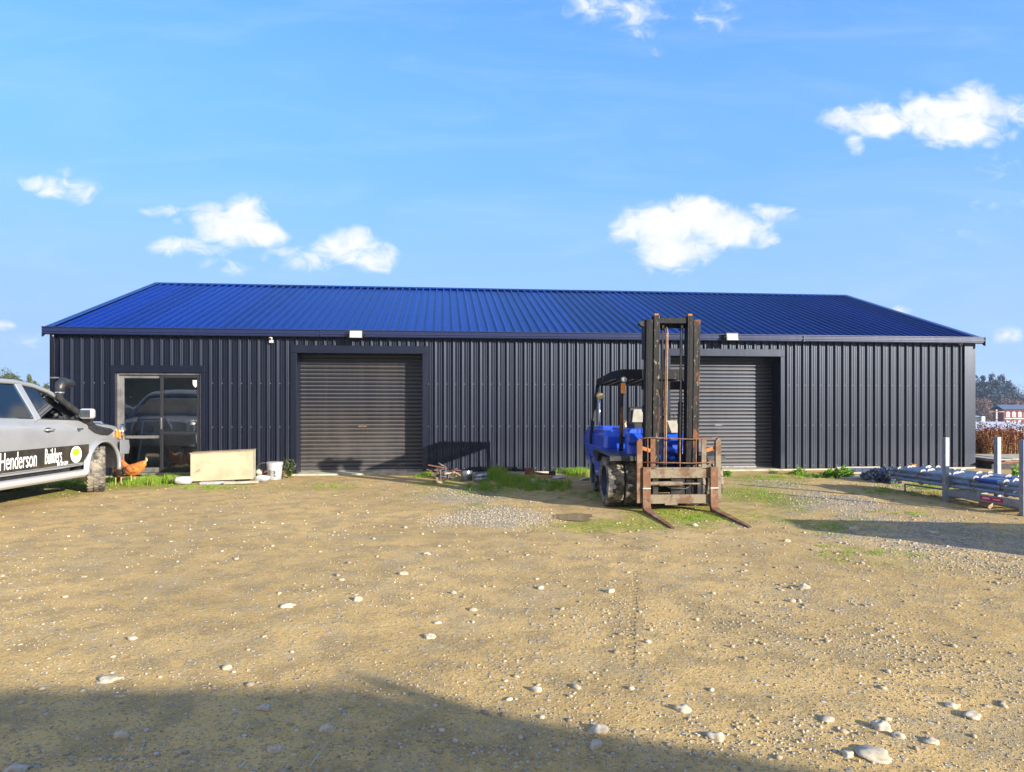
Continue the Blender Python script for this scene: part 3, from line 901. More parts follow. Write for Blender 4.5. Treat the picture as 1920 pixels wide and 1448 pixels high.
# ------------------------------------------------------------------ silver pickup
def wheel(parent, loc, r, w, steer=0, rubber='rubber', rimmat='alu', lugs=26, name='wheel', rimr=.56, mirror=1):
    """axis along local y; outer face towards -y*mirror"""
    wh = empty(name, loc, parent=parent, rot=(0, 0, steer))
    ty = MB()
    ri = r * rimr
    prof = [(ri, -w * .40), (ri * 1.04, -w * .47), (r * .80, -w * .52), (r * .93, -w * .485), (r * .975, -w * .42), (r * .98, 0), (r * .975, w * .42), (r * .93, w * .485), (r * .80, w * .52), (ri * 1.04, w * .47), (ri, w * .40)]
    ty.lathe(prof, axis='y', seg=48)
    random.seed(int(r * 1000))
    for k in range(lugs):
        t = 2 * math.pi * k / lugs
        for (yy, ang, ln, ph) in ((-.33, .35, .30, 0), (0, -.25, .26, .5), (.33, .35, .30, .25)):
            tt = t + ph * 2 * math.pi / lugs
            Mx = Matrix.Rotation(tt, 4, 'Y') @ Matrix.Translation((0, yy * w, r * .985)) @ Matrix.Rotation(ang, 4, 'Z')
            sx, sy, sz = 2 * math.pi * r / lugs * .36, w * ln * .5, r * .028
            vs = [(-sx, -sy, -sz), (sx, -sy, -sz), (sx, sy, -sz), (-sx, sy, -sz), (-sx * .85, -sy * .9, sz), (sx * .85, -sy * .9, sz), (sx * .85, sy * .9, sz), (-sx * .85, sy * .9, sz)]
            ty.poly(vs, [(0, 3, 2, 1), (4, 5, 6, 7), (0, 1, 5, 4), (1, 2, 6, 5), (2, 3, 7, 6), (3, 0, 4, 7)], Mx)
    ty.build('tyre', M[rubber], wh, smooth=True, angle=35)
    rm = MB()
    m = mirror
    rm.lathe([(ri * 1.02, -w * .46 * m), (ri * .94, -w * .40 * m), (ri * .90, -w * .15 * m), (ri * .45, -w * .12 * m), (ri * .40, -w * .24 * m), (0.001, -w * .25 * m)], axis='y', seg=32)
    rm.lathe([(ri * 1.02, w * .46 * m), (ri * .9, w * .2 * m), (.001, w * .1 * m)], axis='y', seg=24)
    for k in range(6):
        t = k * math.pi / 3
        rm.cyl((math.cos(t) * ri * .27, -w * .25 * m, math.sin(t) * ri * .27), (math.cos(t) * ri * .27, -w * .31 * m, math.sin(t) * ri * .27), .013, seg=6)
    rm.build('rim', M[rimmat], wh, smooth=True, angle=40)
    return wh


def make_ute():
    T = empty('pickup_truck', (0, 0, 0), 0, 'silver double cab pickup with black sign stripe parked at the left', 'pickup truck')
    # lower body
    sts = [(.75, .62, 1.02, .62), (.71, .76, 1.09, .56), (.60, .84, 1.13, .52), (.42, .88, 1.155, .50), (.1, .895, 1.185, .50), (-.25, .90, 1.215, .50), (-.5, .905, 1.235, .50), (-1.0, .91, 1.265, .49),
           (-1.6, .91, 1.285, .49), (-2.3, .91, 1.315, .49), (-2.74, .91, 1.325, .5), (-2.76, .90, 1.30, .5), (-3.5, .90, 1.30, .52), (-4.30, .89, 1.30, .56), (-4.36, .86, 1.26, .6)]
    def ring(x, hw, zt, zb):
        h = [(0, zt + .03), (.5 * hw, zt + .022), (.82 * hw, zt + .0), (.94 * hw, zt - .03), (.985 * hw, zt - .09), (hw, zt - .2), (hw, (zt + zb) / 2 - .02), (.99 * hw, zb + .1), (.965 * hw, zb), (.4 * hw, zb), (0, zb)]
        return [(x, -y, z) for y, z in h] + [(x, y, z) for y, z in h[-2:0:-1]]
    bd = MB(); bd.loft([ring(*s) for s in sts])
    body = bd.build('body', M['silver'], T, smooth=True, angle=38)
    cut = []
    for x in (0, -3.085):
        for s in (-1, 1):
            cc = MB().cyl((x, s * .45, .43), (x, s * 1.2, .43), .425, seg=48).build('tmp', None)
            cut.append(cc)
        
    cb = MB().b2(-4.26, -2.86, -.76, .76, .85, 1.6).build('tmp', None); cut.append(cb)
    carve(body, cut)
    body.data.polygons.foreach_set('use_smooth', [True] * len(body.data.polygons)); body.data.set_sharp_from_angle(angle=R(35))
    MB().b2(-4.2, .62, -.42, .42, .36, .62).b2(-2.4, -.7, -.80, .80, .38, .52).build('chassis', M['plastic'], T)
    for x in (0, -3.085):
        for s in (-1, 1):
            fl = MB()
            fl.grid(lambda a, c: (x + math.cos(R(-12 + 204 * a)) * (.418 + .075 * c), s * (.905 + .055 * math.sin(math.pi * min(c * 1.25, 1)) - .012 * c), .43 + math.sin(R(-12 + 204 * a)) * (.418 + .07 * c)), 28, 6)
            fl.build('wheel_arch_flare', M['silver'], T, smooth=True, solid=.012)
            MB().grid(lambda a, c: (x + math.cos(R(-8 + 196 * a)) * .42, s * (.40 + .50 * c), .43 + math.sin(R(-8 + 196 * a)) * .42), 24, 1).build('arch_liner', M['plastic'], T, smooth=True)
    # doors
    def sidey(z, x): return .913 if z > .95 else .913
    doors = [(-.40, -1.50, [(-.40, .60), (-.40, 1.17), (-.47, 1.235), (-.75, 1.258), (-1.50, 1.29), (-1.50, .53), (-.62, .53)], 'front_door'),
             (-1.515, -2.60, [(-1.515, .53), (-1.515, 1.29), (-2.45, 1.325), (-2.62, 1.31), (-2.60, 1.0), (-2.42, .72), (-2.30, .53)], 'rear_door')]
    for s in (-1, 1):
        for (xa, xb, pl, nm) in doors:
            rings = []
            def dpt(p, dy):
                zt = 1.29; yy = .915 - max(0, (p[1] - 1.12)) ** 1.3 * .6
                return (p[0], s * (yy + dy), p[1])
            mb = MB(); mb.loft([[dpt(p, -.03) for p in pl], [dpt(p, .004) for p in pl]])
            d = mb.build(nm, M['silver'], T, bevel=.006)
            hx = xb + .14
            MB().tube([(hx - .10, s * .925, 1.115), (hx - .07, s * .955, 1.12), (hx + .07, s * .955, 1.12), (hx + .10, s * .925, 1.115)], [.012, .018, .018, .012], 8).build('handle', M['silver'], d, smooth=True)
            MB().sphere((hx, s * .914, 1.115), .075, (1, .12, .55), 2).build('handle_recess', M['black'], d, smooth=True)
    # greenhouse
    def gy(z): return .885 - .34 * (z - 1.25)
    out = [(-.36, 1.21), (-.62, 1.42), (-.87, 1.59), (-1.13, 1.72), (-1.42, 1.80), (-1.8, 1.845), (-2.2, 1.85), (-2.55, 1.815), (-2.66, 1.72), (-2.75, 1.33)]
    for s in (-1, 1):
        pts = [(x, s * gy(z), z) for x, z in out]
        MB().tube(pts[:9], [.035, .033, .032, .034, .036, .038, .038, .038, .04], 8).build('roof_rail', M['silver'], T, smooth=True)
        MB().tube(pts[8:], [.05, .06], 8).build('rear_pillar', M['silver'], T, smooth=True)
        bp = MB(); bp.bar((-1.53, s * gy(1.28), 1.27), (-1.72, s * gy(1.82), 1.825), .035, .11, up=(1, 0, .35)); bp.build('door_pillar', M['silver'], T, bevel=.008)
        fl = [(-.56, 1.255), (-.75, 1.44), (-.95, 1.57), (-1.16, 1.675), (-1.40, 1.755), (-1.64, 1.785), (-1.50, 1.30)]
        MB().prism(fl, 'y', s * 0, s * .006)
        def pane_s(pl, nm='side_window'):
            mb = MB(); mb.loft([[(x, s * (gy(z) + .004), z) for x, z in pl], [(x, s * (gy(z) - .002), z) for x, z in pl]]); return mb.build(nm, M['carglass'], T)
        pane_s(fl)
        pane_s([(-1.60, 1.305), (-1.77, 1.79), (-2.2, 1.805), (-2.5, 1.77), (-2.6, 1.70), (-2.66, 1.34)])
        # window seals
        sl_ = MB(); sl_.tube([(x, s * (gy(z) + .006), z) for x, z in fl + fl[:1]], .011, 6); sl_.build('window_seal', M['black'], T)
        qb = MB(); qb.prism([(-.50, 1.235), (-.62, 1.245), (-.66, 1.33), (-.60, 1.31)], 'y', s * .90, s * .862); qb.build('mirror_base', M['black'], T)
    def roofp(a, c):
        x = -1.10 - 1.5 * a; zed = float(np.interp(-x, [1.10, 1.42, 1.8, 2.2, 2.6], [1.71, 1.80, 1.845, 1.85, 1.80])); y = gy(zed) * (2 * c - 1)
        return (x, y, zed + .05 * (1 - (2 * c - 1) ** 2) + .018)
    MB().grid(roofp, 10, 10).build('roof', M['silver'], T, smooth=True, solid=.02)
    def ws(a, c):
        x = -.30 - .85 * a; z = 1.20 + .53 * a ** .85; y = (gy(z) - .02) * (2 * c - 1); return (x + .10 * (1 - (2 * c - 1) ** 2), y, z)
    MB().grid(ws, 6, 10).build('windscreen', M['carglass'], T, smooth=True, solid=.005)
    MB().grid(lambda a, c: (-2.70 + .06 * a - .04, (gy(1.33 + .45 * a) - .05) * (2 * c - 1), 1.33 + .47 * a), 2, 4).build('rear_window', M['carglass'], T, smooth=True, solid=.005)
    # cabin contents
    for x in (-1.35, -2.2):
        for y in (-.38, .38):
            seat = MB().box((x, y, .98), (.5, .48, .3)).box((x - .26, y, 1.25), (.14, .46, .5), (0, R(-12), 0)).build('seat', M['seatgrey'], T, bevel=.04, seg=2)
            MB().box((x - .31, y, 1.57), (.1, .26, .18)).build('headrest', M['seatgrey'], seat, bevel=.04, seg=2)
    MB().box((-.62, 0, 1.16), (.36, 1.5, .16)).build('dashboard', M['plastic'], T, bevel=.04, seg=2)
    MB().lathe([(.17 + .014 * math.cos(t), .014 * math.sin(t)) for t in [k * math.pi / 3 for k in range(7)]], axis='x', seg=28, M=Matrix.Translation((-.92, -.38, 1.26)) @ Matrix.Rotation(R(-22), 4, 'Y')).build('steering_wheel', M['black'], T, smooth=True)
    # snorkel
    sn = MB()
    sn.loft([[(x, -(.905 + o), z0) for (o, z0) in ((-.03, zc - hh), (.05, zc - hh), (.07, zc), (.05, zc + hh), (-.04, zc + hh))] for (x, zc, hh) in ((.20, 1.045, .025), (.12, 1.04, .055), (-.08, 1.06, .062), (-.26, 1.10, .06), (-.40, 1.17, .05))])
    sn.tube([(-.32, -.93, 1.15), (-.5, -.93, 1.27), (-.72, -.90, 1.42), (-.96, -.86, 1.565), (-1.01, -.85, 1.62), (-1.01, -.85, 1.70)], [.05, .05, .045, .045, .05, .055], 12)
    sno = sn.build('snorkel', M['plastic'], T, smooth=True, angle=50)
    MB().tube([(-1.01, -.85, 1.69), (-1.01, -.85, 1.77), (-.985, -.85, 1.835), (-.92, -.85, 1.87), (-.80, -.85, 1.845), (-.73, -.85, 1.855)], [.062, .072, .078, .078, .07, .066], 14).build('snorkel_head', M['plastic'], sno, smooth=True)
    MB().lathe([(.064, -.012), (.068, -.008), (.068, .008), (.064, .012)], (-1.01, -.85, 1.70), 'z', 20).build('hose_clamp', M['chrome'], sno, smooth=True)
    # mirrors
    for s in (-1, 1):
        mr = MB().box((-.64, s * 1.05, 1.36), (.12, .23, .17)).build('wing_mirror', M['board_silver'], T, bevel=.045, seg=4)
        MB().bar((-.66, s * .88, 1.31), (-.65, s * 1.02, 1.33), .05, .04).build('mirror_arm', M['black'], mr)
        MB().box((-.703, s * 1.05, 1.36), (.006, .17, .12)).build('mirror_glass', M['chrome'], mr, bevel=.002)
    # lamps, bumper, bars
    for s in (-1, 1):
        hl = MB(); hl.loft([[(x, s * y, z) for (x, y, z) in row] for row in (((.46, .885, .90), (.46, .885, 1.03), (.45, .85, 1.065)), ((.63, .81, .87), (.63, .81, 1.02), (.60, .77, 1.05)), ((.73, .60, .86), (.73, .60, .98), (.70, .58, 1.01)))], closed=False)
        hlo = hl.build('headlight', M['lens'], T, smooth=True, solid=.03)
        MB().loft([[(x, s * y, z) for (x, y, z) in row] for row in (((.41, .905, .92), (.41, .905, 1.05)), ((.54, .878, .87), (.54, .878, 1.055)))], closed=False).build('indicator_lens', M['amber'], hlo, solid=.025)
        tl = MB().b2(-4.39, -4.28, s * .70, s * .90, .95, 1.25).build('tail_light', M['comb'], T, bevel=.01)
        bb = MB(); bb.tube([(.68, s * .62, .80), (.83, s * .74, .95), (.86, s * .78, 1.06), (.80, s * .80, 1.12), (.66, s * .86, 1.13), (.58, s * .90, 1.06), (.62, s * .90, .90), (.70, s * .86, .80)], .030, 10)
        bb.build('headlight_bar', M['chrome'], T, smooth=True)
    bm_ = MB()
    bm_.loft([[(x, y, z) for (x, z) in ((xo - .2, zc - .12), (xo, zc - .13), (xo + .03, zc), (xo, zc + .13), (xo - .2, zc + .14))] for (y, xo, zc) in ((-.945, .62, .73), (-.92, .76, .73), (-.76, .86, .73), (0, .91, .72), (.76, .86, .73), (.92, .76, .73), (.945, .62, .73))])
    bm_.build('front_bumper', M['silver'], T, bevel=.02, seg=2)
    MB().tube([(.90, -.45, .72), (.95, -.42, 1.0), (.91, -.3, 1.17), (.91, .3, 1.17), (.95, .42, 1.0), (.90, .45, .72)], .035, 12).build('bull_bar', M['chrome'], T, smooth=True)
    MB().b2(-4.56, -4.34, -.85, .85, .5, .68).build('rear_bumper', M['chrome'], T, bevel=.02)
    MB().tube([(-.75, -.86, 1.24), (-.35, -.85, 1.6)], .004, 4).build('tmp2', None) if False else None
    # side steps
    for s in (-1, 1):
        MB().loft([[(x, s * y, z) for (y, z) in ((.86, .43), (.98, .445), (1.035, .425), (1.04, .36), (1.0, .32), (.88, .33))] for x in (-.60, -2.5)]).build('side_step', M['board_silver'], T, bevel=.015, seg=2)
        mb = MB(); [mb.b2(x, x + .06, s * .6, s * .88, .34, .42) for x in (-.8, -1.5, -2.3)]; mb.build('step_bracket', M['plastic'], T)
    # sign stripe
    for s in (-1, 1):
        y = s * .9215
        for (xa, xb, nm) in ((-.415, -1.493, 'sign_stripe'), (-1.522, -2.46, 'sign_stripe')):
            pl = [(xa, .555), (xa, .845), (xb, .845), (xb, .545)] if xa > -1 else [(xa, .545), (xa, .845), (-2.50, .845), (xb + .1, .545)]
            if xa > -1: pl = [(-.405, .70), (-.405, .845), (xb, .845), (xb, .545), (-.55, .555)]
            if xa > -1: pl = [(x_ if x_ > -1 else -1.5215, z_) for x_, z_ in pl]
            MB().prism(pl, 'y', y - s * .002, y + s * .001).build(nm, M['decal'], T)
        if s < 0:
            Mx = Matrix.Translation((0, y - .0025, 0)) @ Matrix(((1, 0, 0, 0), (0, 0, -1, 0), (0, 1, 0, 0), (0, 0, 0, 1)))
            text_mesh('lettering', 'Henderson', .355, M['decal_white'], T, Mx @ Matrix.Translation((-2.35, .585, 0)), sx=.455, shear=.08, bold=-.0, thick=.0008)
            text_mesh('lettering', 'Builders', .34, M['decal_white'], T, Mx @ Matrix.Translation((-1.46, .60, 0)), sx=.35, shear=.08, thick=.0008)
            text_mesh('lettering', '021 231 2896', .075, M['decal_white'], T, Mx @ Matrix.Translation((-1.18, .553, 0)), sx=.60, shear=.25, bold=.0015, thick=.0008)
            lg = MB(); lg.loft([[(-.73 + .135 * math.cos(t), y - dy, .695 + .135 * math.sin(t)) for t in [2 * math.pi * k / 28 for k in range(28)]] for dy in (.001, .003)]); lgo = lg.build('round_logo', M['decal_white'], T)
            lg = MB(); lg.loft([[(-.735 + .095 * math.cos(t), y - dy, .735 + .06 * math.sin(t)) for t in [2 * math.pi * k / 24 for k in range(24)]] for dy in (.003, .0042)]); lg.build('lime_patch', M['decal_lime'], lgo)
    text_mesh('badge', 'V6', .05, M['chrome'], T, Matrix.Translation((-.62, -.921, 1.085)) @ Matrix(((1, 0, 0, 0), (0, 0, -1, 0), (0, 1, 0, 0), (0, 0, 0, 1))), thick=.002) if False else MB().b2(-.72, -.55, -.923, -.917, 1.10, 1.118).b2(-.70, -.62, -.923, -.917, 1.072, 1.088).build('badge', M['chrome'], T)
    # antenna & wheels
    for x in (0, -3.085):
        for s in (-1, 1):
            wheel(T, (x - (.02 if x == 0 else 0), s * .80, .39), .39, .265, R(32) if x == 0 else 0, 'rubber_dusty', 'alu', 30, mirror=-s)
    return T


ute = make_ute()
HD = R(.5)
cx_, cy_ = -7.235 - .80 * math.cos(HD), 11.62 + .80 * math.sin(HD)
ute.location = (cx_, cy_, g(-7.1, 11.4) + .0)
ute.rotation_euler = (0, 0, R(89.5))
# ------------------------------------------------------------------ forklift (x across, -y forward, z up; origin under the front axle)
FK = empty('forklift', (2.20, 9.95, g(2.2, 9.9) - .005), R(3.5), 'blue forklift with tall black rusty mast and forks on the ground', 'forklift')


def twheel(loc, r, w, side, dusty=True, lugs=18):
    """chunky industrial tyre, axis along x, outer face towards side"""
    wh = empty('wheel', loc, parent=FK)
    ty = MB(); ri = r * .60
    ty.lathe([(ri, -w * .42), (ri * 1.08, -w * .50), (r * .86, -w * .52), (r * .93, -w * .46), (r * .935, 0), (r * .93, w * .46), (r * .86, w * .52), (ri * 1.08, w * .50), (ri, w * .42)], axis='x', seg=54)
    for k in range(lugs):
        for s in (-1, 1):
            tt = 2 * math.pi * (k + (.5 if s > 0 else 0)) / lugs
            Mx = Matrix.Rotation(tt, 4, 'X')
            L = 2 * math.pi * r / lugs
            def pt(u, v, h): return Mx @ Vector((s * v * w, u * L, 0)) + Mx @ Vector((0, 0, math.sqrt(max((r * h) ** 2 - (u * L) ** 2, 0))))
            base = [(-.10, -.04), (.30, -.04), (.42, .22), (.36, .50), (-.28, .50), (-.10, .22)]
            lo = [pt(u, v, .92) for u, v in base]; hi = [pt(u * .9 + .01, v * .97, 1.0 if v < .45 else .965) for u, v in base]
            ty.loft([lo, hi])
    ty.build('tyre', M['rubber_dusty'], wh, smooth=True, angle=30)
    rm = MB()
    rm.lathe([(ri * 1.03, side * w * .46), (ri * .97, side * w * .44), (ri * .9, side * w * .1), (ri * .86, -side * w * .1), (ri * .5, -side * w * .1), (ri * .45, side * w * .02), (.001, side * w * .04)], axis='x', seg=32)
    for k in range(6):
        t = k * math.pi / 3
        rm.cyl((-side * w * .1, math.cos(t) * ri * .66, math.sin(t) * ri * .66), (0, math.cos(t) * ri * .66, math.sin(t) * ri * .66), .014, seg=6)
    rm.build('rim', M['blue_dark'], wh, smooth=True, angle=40)


for s in (-1, 1):
    twheel((s * .725, 0, .378), .378, .235, s)
    twheel((s * .465, 0, .378), .378, .225, s)
    twheel((s * .575, 1.78, .30), .30, .20, s, lugs=16)

# chassis and body
MB().b2(-.28, .28, -.2, 1.9, .22, .62).build('chassis', M['grease'], FK, bevel=.02)
MB().cyl((-.78, 0, .378), (.78, 0, .378), .07, seg=12).cyl((-.6, 1.78, .30), (.6, 1.78, .30), .05, seg=12).build('axle', M['grease'], FK)
bodyM = M['blue']
fd = MB()
for s in (-1, 1):
    pf = [(-.44, .70), (-.43, .78), (.62, .80), (.80, .80), (.86, .72), (.50, .62), (.42, .80 - .03), (-.36, .765)]
    fd.loft([[(s * x, y, z) for (y, z) in pf] for x in (.30, .845)])
fd.build('wheel_guard', M['grease'], FK, bevel=.01)
sd = MB()
for s in (-1, 1):
    # side sill between the wheels, sloping down from the guard
    sd.loft([[(s * x, y, z) for (y, z) in ((.44, .79), (1.20, .82), (2.15, .82), (2.15, .66), (1.46, .62), (1.22, .34), (.56, .34), (.47, .55))] for x in (.36, .735)])
sdo = sd.build('side_panel', bodyM, FK, bevel=.012, seg=2)
cw = MB()
def rr(x, y0, y1, z, c=.12, sk=0):
    return [(-x + c, y0, z), (x - c, y0, z), (x, y0 + c, z), (x, y1 - c, z), (x - c, y1, z), (-x + c, y1, z), (-x, y1 - c, z), (-x, y0 + c, z)]
cw.loft([rr(.56, 2.16, 2.66, .32), rr(.64, 2.12, 2.76, .45), rr(.68, 2.10, 2.80, .8), rr(.67, 2.0, 2.78, 1.0), rr(.60, 1.96, 2.66, 1.12)])
cw.build('counterweight', bodyM, FK, bevel=.03, seg=3)
hb = MB(); hb.loft([rr(.68, .80, 2.08, .80, .05), rr(.67, .82, 2.08, 1.0, .05), rr(.60, .90, 2.04, 1.09, .06)])
hb.build('engine_cover', bodyM, FK, bevel=.015, seg=2)
hb = MB(); hb.loft([rr(.42, .52, 1.5, 1.0, .05), rr(.40, .55, 1.5, 1.13, .05)]); hb.build('seat_deck', bodyM, FK, bevel=.015, seg=2)
fp = MB(); fp.b2(-.50, .50, -.02, .62, .70, .745); fp.build('footplate', M['grease'], FK)
ct = MB(); ct.loft([rr(.52, -.16, .04, .62, .03), rr(.52, -.12, .06, .98, .03), rr(.50, -.05, .12, 1.085, .03)])
ct.b2(-.52, .52, -.19, -.14, .935, .985)
cto = ct.build('front_cowl', bodyM, FK, bevel=.012, seg=2)
# tilt gear in front of the cowl
tg = MB(); tg.tube([(-.12, -.20, .80), (.0, -.24, .86), (.12, -.23, .84), (.24, -.20, .76)], [.035, .045, .045, .035], 10); tg.sphere((-.05, -.22, .74), .06, sub=2); tg.sphere((.12, -.23, .72), .05, sub=2); tg.cyl((-.2, -.2, .66), (.26, -.22, .66), .025, seg=8)
tg.build('hydraulic_pump', bodyM, cto, smooth=True)
MB().box((.02, .0, 1.165), (.50, .22, .19), (R(-10), 0, 0), .88).build('dash_cover', M['hood_grey'], FK, bevel=.012, seg=2)
MB().lathe([(.165 + .014 * math.cos(t), .014 * math.sin(t)) for t in [k * math.pi / 3 for k in range(7)]], axis='z', seg=32, M=Matrix.Translation((.02, .42, 1.42)) @ Matrix.Rotation(R(48), 4, 'X')).build('steering_wheel', M['black'], FK, smooth=True)
MB().cyl((.02, .10, 1.2), (.02, .41, 1.41), .025, seg=8).bar((-.13, .42, 1.42), (.17, .42, 1.42), .02, .012).build('steering_column', M['black'], FK)
lv = MB()
for k, x in enumerate((.20, .26, .32)): lv.cyl((x, .12, 1.1), (x + .01, .16, 1.34), .006, seg=6); lv.sphere((x + .01, .16, 1.35), .018, sub=1)
lv.build('control_levers', M['black'], FK, smooth=True)
# seat
se = MB(); se.box((.02, 1.02, 1.16), (.44, .46, .12)); se.box((.02, 1.27, 1.30), (.42, .10, .34), (R(-10), 0, 0), .85)
seo = se.build('seat', M['black'], FK, bevel=.03, seg=3)
MB().box((.0, 1.20, 1.31), (.26, .03, .24), (R(-10), 0, 0), .75).jitter(.03, 9).build('seat_cover', M['hood_grey'], seo, bevel=.02, seg=2)
MB().cyl((-.32, .8, 1.1), (-.34, .78, 1.22), .018, seg=8).sphere((-.34, .78, 1.23), .028, sub=1).build('brake_lever', M['cream'], FK, smooth=True)
gbx = MB(); gbx.box((.52, -.02, .90), (.16, .2, .2)).cyl((.5, -.05, 1.0), (.5, -.05, 1.09), .03, seg=10); gbx.build('battery_box', M['steel'], FK, bevel=.01)
# overhead guard
ov = []
for s in (-1, 1):
    MB().tube([(s * .52, .27, .80), (s * .51, .27, 1.25), (s * .50, .26, 1.90)], .028, 8, sq=1).build('guard_post', M['mast_worn'], FK, smooth=True)
    MB().tube([(s * .70, 1.90, .62), (s * .68, 1.90, 1.0), (s * .56, 1.93, 1.88)], .030, 8).build('guard_post', M['mast'], FK, smooth=True)
gt = MB()
for s in (-1, 1):
    gt.bar((s * .50, .20, 1.985), (s * .55, .80, 1.975), .05, .12); gt.bar((s * .55, .80, 1.975), (s * .56, 1.95, 1.90), .05, .11)
    gt.bar((s * .50, .24, 1.76), (s * .38, .24, 1.94), .012, .10, up=(0, 1, 0))
gt.bar((-.53, .22, 1.97), (.53, .22, 1.97), .06, .15); gt.bar((-.58, 1.95, 1.90), (.58, 1.95, 1.90), .06, .11)
for k in range(6):
    x = -.38 + k * .152
    gt.bar((x, .24, 2.01), (x * 1.06, .85, 2.0), .02, .05); gt.bar((x * 1.06, .85, 2.0), (x * 1.1, 1.95, 1.93), .02, .05)
gt.bar((-.56, .85, 1.985), (.56, .85, 1.985), .03, .05)
gt.build('overhead_guard', M['mast'], FK, bevel=.008)
for s in (-1, 1):
    hl = MB().lathe([(.0, -.035), (.03, -.03), (.048, 0), (.052, .02), (.04, .06), (.0, .07)], (s * .50, .17, 1.885), 'y', 20).build('headlight', M['black'], FK, smooth=True)
    MB().lathe([(0, -.052), (.028, -.048), (.046, -.03), (.046, -.02)], (s * .50, .17, 1.885), 'y', 20).build('lens', M['lens'], hl, smooth=True)
    MB().cyl((s * .50, .20, 1.68), (s * .50, .20, 1.835), .036, seg=14).build('indicator', M['amber'], FK, smooth=True, angle=40)
wl = MB().lathe([(0, -.045), (.05, -.04), (.062, 0), (.05, .05), (0, .07)], (-.565, 1.70, 1.66), 'y', 18).build('work_light', M['cream'], FK, smooth=True)
MB().cyl((-.565, 1.73, 1.62), (-.56, 1.78, 1.0), .014, seg=8).build('light_stalk', M['chrome'], wl, smooth=True)

# mast
MY = -.44
ms = empty('mast', (.03, .0, .015), parent=FK, rot=(R(2.2), 0, 0))
def channel(x0, x1, y0, y1, z0, z1, openside, mt, nm):
    """C section: web on the outer side"""
    mb = MB(); tt = .022
    wx = (x0, x0 + tt) if openside > 0 else (x1 - tt, x1)
    mb.b2(wx[0], wx[1], y0, y1, z0, z1)
    xa, xb = (x0 + tt + .0005, x1) if openside > 0 else (x0, x1 - tt - .0005)
    mb.b2(xa, xb, y0, y0 + tt, z0, z1); mb.b2(xa, xb, y1 - tt, y1, z0, z1)
    return mb.build(nm, mt, ms, bevel=.003)
for s in (-1, 1):
    xs = sorted((s * .385, s * .295))
    channel(xs[0], xs[1], MY - .06, MY + .10, .12, 2.71, -s, M['mast'] if s < 0 else M['mast_worn'], 'outer_rail')
    xs = sorted((s * .28, s * .20))
    channel(xs[0], xs[1], MY - .075, MY + .075, .14, 2.76, s, M['mast_worn'] if s < 0 else M['mast'], 'inner_rail')
    MB().b2(min(s * .306, s * .284), max(s * .306, s * .284), MY - .02, MY + .06, .2, 2.6).build('roller_track', M['grease'], ms)
    MB().cyl((s * .17, MY + .12, .2), (s * .17, MY + .12, 1.55), .036, seg=14).cyl((s * .17, MY + .12, 1.55), (s * .17, MY + .12, 2.62), .02, seg=10).build('lift_cylinder', M['grease'], ms, smooth=True, angle=40)
MB().b2(-.20, .20, MY - .05, MY + .05, 2.655, 2.735).build('top_tie', M['mast'], ms, bevel=.004)
MB().b2(-.40, .40, MY + .101, MY + .15, 1.72, 1.84).b2(-.40, .40, MY + .101, MY + .15, .45, .60).b2(-.40, .40, MY + .101, MY + .14, 2.60, 2.70).build('cross_tie', M['mast'], ms, bevel=.004)
MB().b2(-.285, .285, MY - .05, MY + .05, .14, .24).build('bottom_tie', M['grease'], ms, bevel=.004)
lb = MB(); lb.prism([(-.387, 2.70), (-.387, 2.60), (-.46, 2.62), (-.48, 2.66), (-.44, 2.69)], 'y', MY - .03, MY + .10); lb.b2(-.41, -.387, MY - .02, MY + .12, 2.15, 2.72)
lb.build('hose_bracket', M['grease'], ms, bevel=.004)
MB().b2(-.27, -.21, MY - .05, MY + .05, 2.762, 2.79).b2(.21, .27, MY - .05, MY + .05, 2.762, 2.79).build('rail_cap', M['rust_orange'], ms, bevel=.004)
tr_ = MB(); tr_.cyl((-.46, .02, .8), (-.42, MY + .08, .55), .035, seg=10).cyl((.46, .02, .8), (.42, MY + .08, .55), .035, seg=10); tr_.build('tilt_cylinder', M['grease'], ms)
# chains and hoses
for x, top in ((-.135, 2.58), (.135, 2.58)):
    ch = MB()
    z = .66; k = 0
    while z < top: ch.b2(x - .014, x + .014, MY - .01, MY + .008, z, z + .026); ch.b2(x - .008, x + .008, MY - .006, MY + .004, z + .026, z + .034); z += .034
    ch.build('lift_chain', M['grease'], ms)
hs = MB(); hs.tube([(-.11, MY - .02, .50), (-.105, MY - .03, 1.2), (-.10, MY - .03, 2.2), (-.09, MY - .02, 2.5), (-.10, MY + .02, 2.58), (-.125, MY + .07, 2.52)], .011, 8); hs.build('hydraulic_hose', M['rust'], ms, smooth=True)
hs = MB(); hs.tube([(-.075, MY - .02, .50), (-.078, MY - .03, 1.2), (-.075, MY - .03, 2.25), (-.07, MY - .02, 2.53), (-.075, MY + .02, 2.60), (-.09, MY + .07, 2.54)], .009, 8); hs.build('hydraulic_hose', M['wood'], ms, smooth=True)
for x in (-.135, .135): MB().lathe([(.0, -.015), (.055, -.015), (.045, 0), (.055, .015), (0, .015)], (x, MY + .02, 2.6), 'x', 18).build('chain_pulley', M['grease'], ms)

